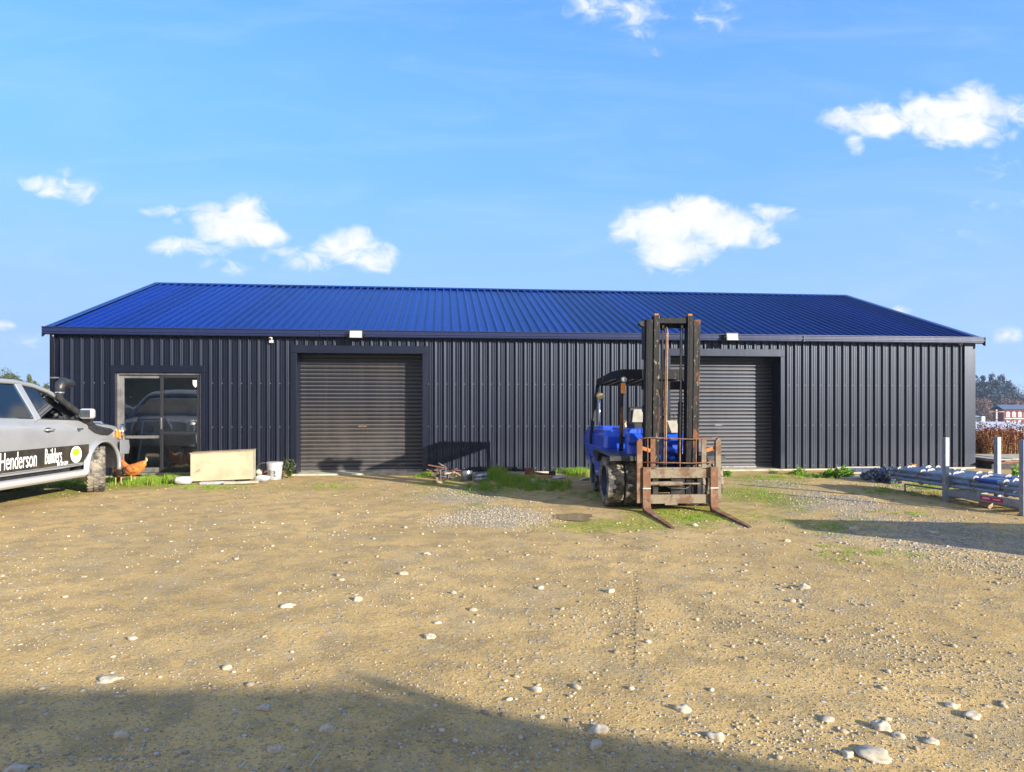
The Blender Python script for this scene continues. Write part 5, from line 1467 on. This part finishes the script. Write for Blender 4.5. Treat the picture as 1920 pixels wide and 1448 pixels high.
for (px, ty, w, Yd, kind, lab) in TR:
    p = AT(px, ty, Yd); hgt = p.z - LOW; r = w / 2 * Yd / F * 1.15
    if kind == 'pine':
        lobes = [(0, 0, hgt - r * .55, r * .45, r * .45, r * .6), (-r * .5, 0, hgt - r * 1.3, r * .6, r * .7, r * .45), (r * .45, 0, hgt - r * 1.5, r * .7, r * .7, r * .5), (0, .2, hgt - r * 2.5, r * 1.1, r, r * .8), (0, 0, hgt - r * 4, r * 1.1, r, r)]
        tree('pine_tree', (p.x, Yd, LOW), lobes, 3600, .17, M['lf_far'], lab, GR_, hgt * .5)
    elif kind == 'bare':
        tree('bare_tree', (p.x, Yd, LOW), [(0, 0, hgt - r, r, r, r), (r * .3, 0, hgt - 2 * r, r, r, r)], 1100, .12, leaf_mat('pale_twigs', (.28, .29, .33), (.38, .38, .42)), lab, GR_, hgt * .5, limbs=22, tr=.1)
    elif kind == 'bush':
        tree('broad_tree', (p.x, Yd, LOW), [(-r * .5, 0, hgt - r * .6, r * .6, r * .6, r * .5), (r * .4, 0, hgt - r * .8, r * .7, r * .6, r * .6), (0, 0, hgt - r * 1.4, r, r, r * .9), (-r * .2, 0, hgt - r * 2.3, r * 1.1, r, r)], 6500, .2, M['lf_far'], lab, GR_, hgt * .5)
    elif kind in ('red', 'red2'):
        tree('thicket_tree', (p.x, Yd, LOW), [(-r * .4, 0, hgt - r * .5, r * .6, r * .6, r * .5), (r * .4, 0, hgt - r * .7, r * .6, r * .6, r * .6), (0, 0, hgt - r * 1.5, r * 1.1, r, r)], 4500, .13, M['lf_bare'], lab, GR_, hgt * .5, tr=.1)
    else:
        tree('small_tree', (p.x, Yd, LOW), [(0, 0, hgt - r * .8, r * .8, r, r), (0, 0, hgt - r * 2, r, r, r)], 1500, .13, M['lf_olive'], lab, GR_, hgt * .5, tr=.08)
# hill behind them
hx = np.linspace(60, 330, 60); hy = np.linspace(190, 330, 24)
HX, HYY = np.meshgrid(hx, hy)
HZ = -3.2 + 17 * np.exp(-((HX - 150) / 42) ** 2) * sstep(HYY, 190, 260) + fbm(HX * .08, HYY * .08, 4, 5) * 2.5 * sstep(HYY, 190, 215)
ix = np.arange(HX.size).reshape(HX.shape)
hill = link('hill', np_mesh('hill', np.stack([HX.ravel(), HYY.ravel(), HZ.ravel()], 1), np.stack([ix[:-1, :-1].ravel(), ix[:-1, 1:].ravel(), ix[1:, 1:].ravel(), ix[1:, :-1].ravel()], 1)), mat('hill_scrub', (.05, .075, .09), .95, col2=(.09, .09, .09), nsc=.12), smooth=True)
tag(hill, kind='structure')
# left hand trees
GL_ = 'trees beyond the left end of the shed'
for (px, ty, w, kind, lab) in ((8, 691, 34, 'o', 'large dark green tree behind the pickup roof at the left edge'), (28, 702, 20, 'o', 'rounded olive tree just right of the largest left tree'), (55, 703, 16, 'p', 'slim upright conifer above the pickup windscreen'),
                               (66, 716, 14, 'p', 'short conifer leaning against the slim upright one'), (75, 722, 14, 'p', 'low dark shrub tree between the conifers'), (88, 721, 14, 'p', 'low dark tree touching the left corner of the shed'), (42, 716, 12, 'p', 'tiny dark tree between the olive tree and the slim conifer')):
    Yd = 70; p = AT(px, ty, Yd); hgt = p.z - LOW; r = w / 2 * Yd / F * 1.2
    if kind == 'o': lobes = [(-r * .3, 0, hgt - r * .5, r * .7, r * .7, r * .45), (r * .5, 0, hgt - r * 1.0, r * .6, r * .6, r * .5), (0, 0, hgt - r * 1.8, r, r, r * .7), (0, 0, hgt - r * 3, r * 1.2, r, r)]
    else: lobes = [(0, 0, hgt - r * .8, r * .4, r * .5, r * .9), (0, 0, hgt - r * 2.2, r * .7, r * .6, r), (0, 0, hgt - r * 3.8, r, r * .7, r)]
    tree('green_tree', (p.x, Yd, LOW), lobes, 3800 if kind == 'o' else 2000, .075, M['lf_dark'], lab, GL_, hgt * .5, tr=.12)

# distant buildings, right
def house(name, px0, px1, top, Yd, base, depth, wallm, roofm, label, eave, cat='building', windows=(), rh=None):
    a_ = AT(px0, top, Yd); b_ = AT(px1, eave, Yd)
    hb_ = empty(name, (a_.x, Yd, base), 0, label, cat)
    W_ = b_.x - a_.x; He = b_.z - base; Ht = a_.z - base
    MB().b2(0, W_, 0, depth, 0, He).build('wall', wallm, hb_)
    rf = MB(); o_ = .3
    rf.loft([[(-o_, -o_, He), (-o_, depth / 2, Ht), (-o_, depth + o_, He), (-o_, depth / 2, Ht - .25)], [(W_ + o_, -o_, He), (W_ + o_, depth / 2, Ht), (W_ + o_, depth + o_, He), (W_ + o_, depth / 2, Ht - .25)]])
    rf.build('roof', roofm, hb_)
    return hb_, W_, He
bh, W_, He = house('brick_building', 1882, 1990, 759, 108, LOW, 2.4, M['brick'], M['slate'], 'red brick building with arched white framed windows and grey roof', 768)
for k in range(10):
    x = .65 + k * .95
    if x > W_ - 1: break
    for z0, hh in ((He - 3.0, 0), (He - 1.5, 1)):
        z0 = He - 1.25 if hh else He - 2.7
        ar = [(x - .28, z0), (x + .28, z0), (x + .28, z0 + .7), (x + .17, z0 + .92), (x, z0 + 1.0), (x - .17, z0 + .92), (x - .28, z0 + .7)]
        wd = MB().prism(ar, 'y', -.06, .05).build('window', M['white'], bh)
        MB().b2(x - .16, x + .16, -.08, -.061, z0 + .1, z0 + .75).build('pane', M['steel'], wd)
MB().b2(0, W_, -.1, -.001, He - 1.55, He - 1.40).build('band_course', M['white'], bh)
hh_, W2, H2 = house('small_house', 1824, 1839, 776, 110, LOW, 6, M['cream_wall'], M['white_roof'], 'small cream house half hidden by the corner of the shed', 782)
MB().b2(W2 * .5, W2 * .7, -.03, .01, .9, 1.9).build('window', M['slate'], hh_)
MB().b2(W2 * .8, W2 + .3, -.6, -.1, 0, H2 + .1).build('chimney', M['white_roof'], hh_)
wb_, W3, H3 = house('white_shed', 1815, 2010, 795, 58, LOW, 16, M['white'], M['white_roof'], 'long low white roofed shed beyond the dry weeds', 808)
for k in range(12): MB().b2(k * .8 + .05, k * .8 + .75, -.03, .01, H3 - .35, H3 - .08).build('window', M['steel'], wb_)
tk = AT(1916, 806, 50); tkk = empty('white_container', (tk.x, 50, LOW), 0, 'white boxy container at the right edge in front of the white shed', 'container')
MB().b2(-.35, 3, 0, 2, 0, tk.z - LOW).build('container_body', M['white'], tkk, bevel=.03)
MB().b2(-.2, .5, -.03, .01, .4, 1.9).build('door', M['white_roof'], tkk)
pl_ = AT(1868, 768, 85)
up = empty('power_pole', (pl_.x, 85, LOW), 0, 'thin pale power pole with wires beyond the white shed', 'power pole')
MB().cyl((0, 0, 0), (0, 0, pl_.z - LOW), .13, .10, 10).build('pole', M['white'], up, smooth=True, angle=40)
MB().b2(-1.0, 1.0, -.05, .05, pl_.z - LOW - .35, pl_.z - LOW - .22).build('crossarm', M['wood'], up)
wr = MB()
for x in (-.8, .8): wr.tube([(x - 22, -6, pl_.z - LOW - .6), (x - 10, -3, pl_.z - LOW - .55), (x, 0, pl_.z - LOW - .2), (x + 12, 1, pl_.z - LOW - .4), (x + 26, 2, pl_.z - LOW - .1)], .025, 4)
wr.build('wire', M['plastic'], up)
# field hedge between
hd_v, hd_f = leaf_quads(np.stack([rng.uniform(58, 84, 9000), rng.uniform(98, 103, 9000), LOW + np.abs(rng.normal(0, .55, 9000))], 1), .22)
tag(link('field_hedge', np_mesh('field_hedge', hd_v, hd_f), M['lf_olive']), 'low olive hedge along the far field', 'hedge', kind='stuff')

# dry weeds
def stalks(n, fx, h, mt, w=.006, name='dry_weeds'):
    cen = fx(n)
    hts = h * rng.uniform(.55, 1.1, n)
    lean = rng.normal(0, .13, (n, 2)) * hts[:, None]
    ang = rng.uniform(0, np.pi, n); wx = np.cos(ang) * w; wy = np.sin(ang) * w
    v = []
    for (k, s) in ((0, 1), (.5, .8), (1, .35)):
        c_ = cen + np.stack([lean[:, 0] * k ** 1.6, lean[:, 1] * k ** 1.6, hts * k], 1)
        v.append(c_ - np.stack([wx * s, wy * s, 0 * wx], 1)); v.append(c_ + np.stack([wx * s, wy * s, 0 * wx], 1))
    V = np.stack(v, 1).reshape(-1, 3)
    base = np.arange(n)[:, None] * 6
    f = np.concatenate([base + np.array([[0, 1, 3, 2]]), base + np.array([[2, 3, 5, 4]])])
    return V, f, cen + np.stack([lean[:, 0] * .85, lean[:, 1] * .85, hts * .85], 1), hts


def wfx(n):
    u = rng.uniform(0, 1, n); x = 12.35 + u * 1.95; y = 17.3 + rng.uniform(0, 1.6, n)
    return np.stack([x, y, gz(x, y) - .02], 1)
V, f, tips, hts = stalks(1500, wfx, .80, None, .008)
tag(link('dry_stalks', np_mesh('dry_stalks', V, f), M['dry']), 'golden dry stalks of the weeds past the right end of the shed', 'dry weeds', kind='stuff')
m_ = rng.integers(0, len(tips), 20000)
pts = tips[m_] + rng.normal(0, 1, (20000, 3)) * np.array([.06, .06, .17]) - np.array([0, 0, .05])
v, f = leaf_quads(pts, .026)
tag(link('dry_seed_heads', np_mesh('dry_seed_heads', v, f), M['dock']), 'red-brown seed heads crowning the dry weeds', 'dry weeds', kind='stuff')


# grass
def grass_patch(name, patches, label, h=.12, w=.0035, mt='grass', cat='grass'):
    VV, FF = [], []; off = 0
    for (px, py, rx, ry, n, hh) in patches:
        c_ = G(px, py); top = G(px, max(py - ry, 882)); bot = G(px, py + ry)
        sx = rx * c_.y / F; sy = max(abs(top.y - bot.y) / 2, .06)
        def fx(n):
            k = max(4, n // 26)
            cx = rng.normal(0, .5, k) * sx + c_.x; cy = rng.normal(0, .5, k) * sy + c_.y
            pk = rng.integers(0, k, n)
            x = cx[pk] + rng.normal(0, .035, n); y = np.minimum(cy[pk] + rng.normal(0, .035, n), 14.6 + x * .1 + .0)
            return np.stack([x, y, gz(x, y) - .005], 1)
        V, f, _, _ = stalks(n, fx, hh, None, w)
        V[:, :2] += 0
        VV.append(V); FF.append(f + off); off += len(V)
    return tag(link(name, np_mesh(name, np.concatenate(VV), np.concatenate(FF)), M[mt]), label, cat, kind='stuff')


grass_patch('grass', [(290, 902, 60, 8, 1200, .11), (150, 908, 90, 10, 1400, .08), (320, 904, 30, 6, 700, .15), (40, 915, 60, 10, 900, .08), (390, 915, 70, 4, 500, .04), (620, 912, 60, 5, 300, .03)],
            'bright green grass fringe by the pickup and glass door', .1, .004)
grass_patch('grass', [(950, 905, 60, 10, 1900, .14), (985, 912, 75, 9, 1500, .10), (1040, 912, 30, 9, 900, .10), (900, 915, 30, 6, 700, .08), (930, 895, 22, 8, 700, .22), (1075, 888, 26, 5, 900, .13), (1095, 893, 20, 5, 700, .16), (800, 893, 15, 5, 400, .08), (1115, 930, 40, 9, 500, .04)],
            'bright green grass in the shade left of the forklift', .12, .004)
grass_patch('grass', [(1290, 968, 60, 9, 700, .03), (1340, 975, 60, 9, 500, .025), (1420, 930, 70, 14, 900, .03), (1445, 895, 60, 5, 700, .05), (1510, 892, 40, 5, 600, .07), (1640, 1040, 110, 20, 700, .025), (1560, 985, 90, 10, 350, .025), (1700, 925, 90, 12, 1000, .05), (1700, 962, 60, 5, 300, .03), (1870, 905, 40, 10, 600, .12), (1800, 895, 40, 8, 500, .12), (1750, 915, 60, 8, 600, .08)],
            'thin scattered grass on the gravel right of the forklift', .04, .003)


# leafy weeds
def weed(px, py, r, h, n, lm, label, size=.035, stem=.004):
    p = onground(px, py)
    lim = 14.62 + p.x * .1037
    p.y = min(p.y, lim)
    w_ = empty('weed', (p.x, p.y, g(p.x, p.y)), 0, label, 'weed', 'weeds growing along the foot of the shed')
    st_ = MB(); pts = []
    for k in range(max(6, n // 30)):
        a_ = random.uniform(0, 6.28); rr_ = r * math.sqrt(random.random()); hh = h * (1 - .5 * rr_ / r) * random.uniform(.6, 1)
        e = Vector((math.cos(a_) * rr_, -abs(math.sin(a_)) * rr_ * .8, hh))
        st_.tube([(0, 0, 0), (e.x * .4, e.y * .4, hh * .6), e], [stem, stem * .8, stem * .4], 4)
        for j in range(30):
            q = random.random() ** .7; pts.append([e.x * q + random.gauss(0, .022), e.y * q + random.gauss(0, .022), max(hh * q + random.gauss(0, .025), .01)])
    st_.build('stem', M['weed_dark'], w_)
    v, f = leaf_quads(np.array(pts), size, aspect=.55)
    link('leaves', np_mesh('leaves', v, f), lm, w_)
weed(1492, 890, .20, .17, 300, M['weed'], 'small bright green weed right of the second roller door')
weed(1572, 896, .30, .30, 900, M['weed'], 'large bright green leafy weed midway along the right wall', .04)
weed(1545, 895, .28, .10, 400, M['weed'], 'low spreading green weed left of the large leafy one')
weed(542, 896, .15, .55, 420, M['weed_dark'], 'tall dark straggly weed between the pail and roller door', .022)
weed(526, 898, .14, .22, 200, M['weed_dark'], 'short dark weed close behind the pail', .022)
weed(1362, 893, .12, .14, 200, M['weed'], 'tiny green weed by the right side plate of the forklift')
weed(1450, 888, .14, .06, 120, M['weed'], 'low green tuft at the threshold of the second roller door', .02)
weed(1902, 905, .15, .34, 300, M['weed'], 'yellow-green weed growing up behind the rack', .03)

# ------------------------------------------------------------------ stones
def ico(sub):
    bm = bmesh.new(); bmesh.ops.create_icosphere(bm, subdivisions=sub, radius=1)
    v = np.array([x.co[:] for x in bm.verts]); f = np.array([[q.index for q in fc.verts] for fc in bm.faces]); bm.free()
    return v, f


stone_m = bpy.data.materials.new('river_stone'); stone_m.use_nodes = True
t = NT(stone_m.node_tree); b = stone_m.node_tree.nodes['Principled BSDF']
geo = t.n('ShaderNodeNewGeometry'); oc = t.n('ShaderNodeTexCoord').outputs['Object']
cr1 = t.n('ShaderNodeValToRGB'); t.put(cr1.inputs[0], geo.outputs['Random Per Island'])
els = cr1.color_ramp.elements
els[0].position = 0; els[0].color = (.17, .15, .13, 1); els[1].position = 1; els[1].color = (.46, .42, .34, 1)
for pos, cc in ((.15, (.26, .22, .17)), (.4, (.36, .30, .21)), (.7, (.44, .36, .24)), (.88, (.45, .41, .33))):
    e = els.new(pos); e.color = (*cc, 1)
cst = t.mix(t.m('MULTIPLY', t.ramp(t.noise(oc, 30, 6), .42, .6), .6), cr1.outputs[0], (.27, .21, .12))
t.put(b.inputs['Base Color'], cst); b.inputs['Roughness'].default_value = .8
M['stone'] = stone_m


def stones(name, n, rmin, rmax, area, sub, label, flat=.5, sink=.25):
    bv, bf = ico(sub)
    x, y = area(n)
    n = len(x)
    r = rmin * (rmax / rmin) ** (rng.random(n) ** 1.9)
    keep = np.ones(n, bool)
    sc = np.stack([r * rng.uniform(.8, 1.5, n), r * rng.uniform(.7, 1.1, n), r * rng.uniform(flat * .7, flat * 1.4, n)], 1)
    ang = rng.uniform(0, 2 * np.pi, n); ca, sa = np.cos(ang), np.sin(ang)
    rn = 1 + rng.normal(0, .12, (n, len(bv)))
    V = bv[None] * rn[:, :, None] * sc[:, None, :]
    Xr = V[:, :, 0] * ca[:, None] - V[:, :, 1] * sa[:, None]; Yr = V[:, :, 0] * sa[:, None] + V[:, :, 1] * ca[:, None]
    z0 = gz(x, y) + sc[:, 2] * .3 
    V = np.stack([Xr + x[:, None], Yr + y[:, None], V[:, :, 2] + z0[:, None]], 2).reshape(-1, 3)
    Fc = (bf[None] + (np.arange(n) * len(bv))[:, None, None]).reshape(-1, bf.shape[1])
    return tag(link(name, np_mesh(name, V, Fc), M['stone'], smooth=True), label, 'gravel', kind='stuff')


def area_near(y0, y1, dens_right=.5):
    def fn(n):
        y = y0 + (y1 - y0) * rng.random(n) ** .8
        x = (rng.random(n) * 2 - 1) * y * .80
        # more stones to the right and in clusters
        c_ = fbm(x * .9 + 40, y * .9, 3, 31)
        k = rng.random(n) < np.clip(.25 + 1.9 * (c_ - .33) + .25 * sstep(x / y, -.2, .7), .08, 1)
        ok = y < 14.45 + x * .1
        return x[k & ok], y[k & ok]
    return fn


def area_patch(lst):
    def fn(n):
        xs, ys = [], []
        tot = sum(q[4] for q in lst)
        for (px, py, rx, ry, w) in lst:
            m = int(n * w / tot); c_ = G(px, py); sy = abs(G(px, py - ry * .9).y - G(px, py + ry).y) / 2; sx = rx * c_.y / F
            xs.append(rng.normal(0, .55, m) * sx + c_.x); ys.append(rng.normal(0, .55, m) * sy + c_.y)
        return np.concatenate(xs), np.minimum(np.concatenate(ys), 14.3)
    return fn


stones('gravel', 26000, .0025, .008, area_near(2.2, 7.0), 0, 'fine gravel strewn over the near yard', .6)
stones('gravel', 1500, .008, .023, area_near(2.2, 8.5), 1, 'small pale pebbles over the near yard', .5)
stones('gravel', 190, .014, .03, area_near(2.3, 9.5), 2, 'larger pebbles scattered across the yard', .5)
stones('gravel', 2600, .007, .022, area_near(6.5, 13.6), 0, 'gravel in the far part of the yard', .5)
stones('gravel', 3400, .005, .014, area_patch([(870, 925, 75, 15, .7), (930, 967, 90, 20, 1.0), (840, 975, 50, 12, .35), (1000, 975, 50, 12, .35)]), 0, 'loose gravel patches in front of the scrap heap', .6)
stones('gravel', 5500, .005, .015, area_patch([(1550, 940, 120, 25, 1), (1450, 905, 60, 10, .5), (1780, 1000, 200, 40, 1.1), (1850, 1060, 120, 40, .5), (1700, 915, 110, 14, .8)]), 0, 'coarse gravel in front of the rack', .6)
stones('gravel', 2000, .004, .012, area_patch([(1000, 1400, 450, 40, 1), (1500, 1380, 200, 50, .5), (1380, 1180, 160, 70, .6), (1130, 1160, 90, 60, .4), (1750, 1250, 180, 90, .7), (250, 1420, 250, 30, .5)]), 0, 'drifts of grit in the foreground', .6)

# single cobbles that stand out
COB = [(1640, 1418, 33, 12, 'long pale flat cobble, largest stone near the lower right corner'), (1654, 1368, 17, 14, 'rounded pale cobble up from the largest flat one'), (1685, 1383, 12, 9, 'small oval cobble just right of the rounded pale one'),
       (1590, 1417, 13, 9, 'grey oval cobble left of the largest flat one'), (1280, 1332, 16, 10, 'grey cobble in sun just above the shadow edge'), (1123, 1370, 18, 12, 'bluish cobble in the shade, upper of a close pair'),
       (1118, 1397, 14, 10, 'bluish cobble in the shade, lower of a close pair'), (1341, 1381, 17, 10, 'pinkish buff cobble at the edge of the shadow right of centre'), (1822, 1345, 18, 9, 'pale cobble of a pair near the right edge, lower one'),
       (1785, 1325, 14, 7, 'slim grey cobble up left of the pair by the right edge'), (1745, 1392, 14, 8, 'grey oval cobble below the pair by the right edge'), (228, 1378, 15, 10, 'pale blue cobble in the lower left shade'), (612, 1366, 14, 11, 'light angular cobble in the shade left of centre'),
       (205, 1270, 20, 8, 'flat buff cobble above the shadow at the left'), (495, 1326, 13, 9, 'grey cobble just inside the shadow at the left'), (516, 1404, 14, 9, 'bluish cobble low in the left shade'), (1507, 1104, 10, 8, 'upright pale cobble in open ground at the right'),
       (540, 1137, 15, 6, 'flat white cobble in open ground left of centre'), (670, 1126, 10, 7, 'pale cobble beside the flat white one'), (806, 1194, 11, 7, 'grey-white cobble low left of centre in sun'), (1004, 1292, 11, 8, 'pale cobble right above the shadow near the centre'),
       (1600, 993, 9, 6, 'round grey cobble in the dark shadow band at the right'), (1752, 999, 10, 5, 'flat grey cobble within the shadow band near the rack'), (1475, 1016, 7, 5, 'small grey cobble below the right fork tip'), (1302, 987, 7, 5, 'small pale cobble between the fork tips'), (755, 1076, 10, 6, 'small white cobble in the middle of the yard'), (1143, 1110, 9, 7, 'whitish cobble in open ground below the puddle'), (30, 1441, 22, 9, 'blue-grey cobble at the lower left corner')]
bv, bf = ico(3)
for k, (px, py, rw, rh, lab) in enumerate(COB):
    p = G(px, py); s = p.y / F
    d = bv / np.linalg.norm(bv, axis=1)[:, None]
    nz = np.array([mnoise.noise(Vector(q * 1.3) + Vector((k * 3.1, 0, 0))) for q in d]) * .45 + np.array([mnoise.noise(Vector(q * 3) + Vector((k * 1.7, 5, 0))) for q in d]) * .12
    V = d * (1 + nz)[:, None] * np.array([rw * s, rw * s * .75, rh * s * .85])
    o = link('cobble', np_mesh('cobble', V, bf), M['stone'], smooth=True)
    o.location = (p.x, p.y, g(p.x, p.y) + rh * s * .12)
    o.rotation_euler = (0, 0, random.uniform(-.5, .5))
    tag(o, lab, 'stone', 'cobbles lying in the yard')

# puddle and a dropped twig
pc = G(1078, 970)
mb = MB(); ringp = []
for k in range(40):
    t_ = 2 * math.pi * k / 40
    rr_ = 1 + .25 * mnoise.noise(Vector((math.cos(t_) * 1.5, math.sin(t_) * 1.5, 3)))
    ringp.append((pc.x + math.cos(t_) * .30 * rr_, pc.y + math.sin(t_) * .30 * rr_, 0))
mb.poly([(x, y, g(pc.x, pc.y) + .012) for x, y, z in ringp], [tuple(range(40))])
tag(mb.build('puddle', M['water']), kind='structure')
tw = G(1900 / 3 + 10, 1430); tag(MB().cyl((0, 0, .01), (.03, .17, .03), .004, .003, 6).build('twig', M['board_pale'], loc=onground(580, 1440)), 'thin pale twig in the lower shade', 'twig')

# ------------------------------------------------------------------ what stands behind and beside the camera
hs_ = empty('workshop', (0, 0, 0), 0, 'low grey workshop behind the photographer that shades the yard', 'building')
TE = math.tan(R(SUN_EL)); hl_ = math.hypot(SX, SY)
def caster(sx_, sy_, h): L_ = h / TE; return (sx_ + SX / hl_ * L_, sy_ + SY / hl_ * L_)
Hh = 3.5
cxx, cyy = caster(-.85, 3.54, Hh)      # roof corner whose shadow falls at the bend
m_ = .30
prof_ = [(2.9, 0), (2.9, Hh), (cxx, Hh), (cxx + 7, Hh - 7 * m_), (cxx + 7, 0)]
MB().prism([(a, z) for a, z in prof_], 'y', cyy, cyy - 7).build('wall', M['white'], hs_)
MB().b2(4.5, 6.0, cyy + .001, cyy + .03, 0.05, 2.3).build('door', M['slate'], hs_)
fx_, fy_ = caster(-.90, 3.84, Hh + .28)
fl_ = MB(); fl_.cyl((cxx + .26, cyy - .08, Hh + .10), (cxx + .85, cyy - .08, Hh - .38), .04, seg=12); fl_.cyl((cxx + .5, cyy - .08, Hh - .4), (cxx + .5, cyy - .08, Hh - .1), .04, seg=12)
fl_.build('flue', M['steel'], hs_)
tcx, tcy = caster(3.6, 8.72, 1.47)  # unseen box, shaped and placed to cast the right-hand shadow band
tb = empty('sun_blocker', (tcx - .065, tcy - .617, g(7, 6)), R(-6), 'unseen long chest just outside the right of the view', 'blocker')
MB().b2(0, 3.2, 0, .62, .12, 1.38).build('blocker_body', M['galv'], tb, bevel=.01)
MB().b2(-.02, 3.22, -.02, .64, 1.381, 1.47).build('lid', M['galv'], tb, bevel=.01)
MB().b2(.1, .3, .05, .55, -.02, .12).b2(2.9, 3.1, .05, .55, -.02, .12).build('skid', M['wood'], tb)
# trees and a bank that the glass mirrors
random.seed(9)
bk_x = np.linspace(-60, -4, 60); bk_y = np.linspace(-26, -14, 16)
BX, BY = np.meshgrid(bk_x, bk_y)
BZ = sstep(-BY, 14, 22) * 6.5 * sstep(-BX, 2, 9) + fbm(BX * .4, BY * .4, 4, 2) * 1.2 - .6
ix = np.arange(BX.size).reshape(BX.shape)
tag(link('bank', np_mesh('bank', np.stack([BX.ravel(), BY.ravel(), BZ.ravel()], 1), np.stack([ix[:-1, :-1].ravel(), ix[:-1, 1:].ravel(), ix[1:, 1:].ravel(), ix[1:, :-1].ravel()], 1)), mat('bank_scrub', (.06, .07, .03), .95, col2=(.13, .09, .05), nsc=.8), smooth=True), kind='structure')
# a second pickup behind the camera, mirrored in the glass
u2 = dup(ute, (-12.6, -1.0, 0), (0, 0, R(8)), 'dark blue pickup parked behind the camera, mirrored in the glass')
navy = mat('navy_paint', (.01, .03, .09), .25, coat=.8)
def repaint(o):
    for c_ in kids(o):
        if c_.type == 'MESH':
            for sl in c_.material_slots:
                if sl.material and sl.material.name == 'silver_paint': sl.link = 'OBJECT'; sl.material = navy
        if c_.name.startswith(('lettering', 'round_logo')): c_['drop'] = 1
        repaint(c_)
repaint(u2)
for o in [o for o in bpy.data.objects if o.get('drop')]:
    for c_ in kids(o): bpy.data.objects.remove(c_)
    bpy.data.objects.remove(o)

# ------------------------------------------------------------------ the air
hz = MB().b2(-430, 430, -430, 430, -5, 18).build('haze', None)
hm = bpy.data.materials.new('haze'); hm.use_nodes = True
nt = hm.node_tree; nt.nodes.remove(nt.nodes['Principled BSDF'])
pv = nt.nodes.new('ShaderNodeVolumePrincipled')
pv.inputs['Color'].default_value = (.6, .76, 1, 1); pv.inputs['Density'].default_value = .0006; pv.inputs['Anisotropy'].default_value = .2
nt.links.new(pv.outputs[0], nt.nodes['Material Output'].inputs['Volume'])
hz.data.materials.append(hm)
tag(hz, 'thin bluish air over the yard and the hill', kind='stuff')
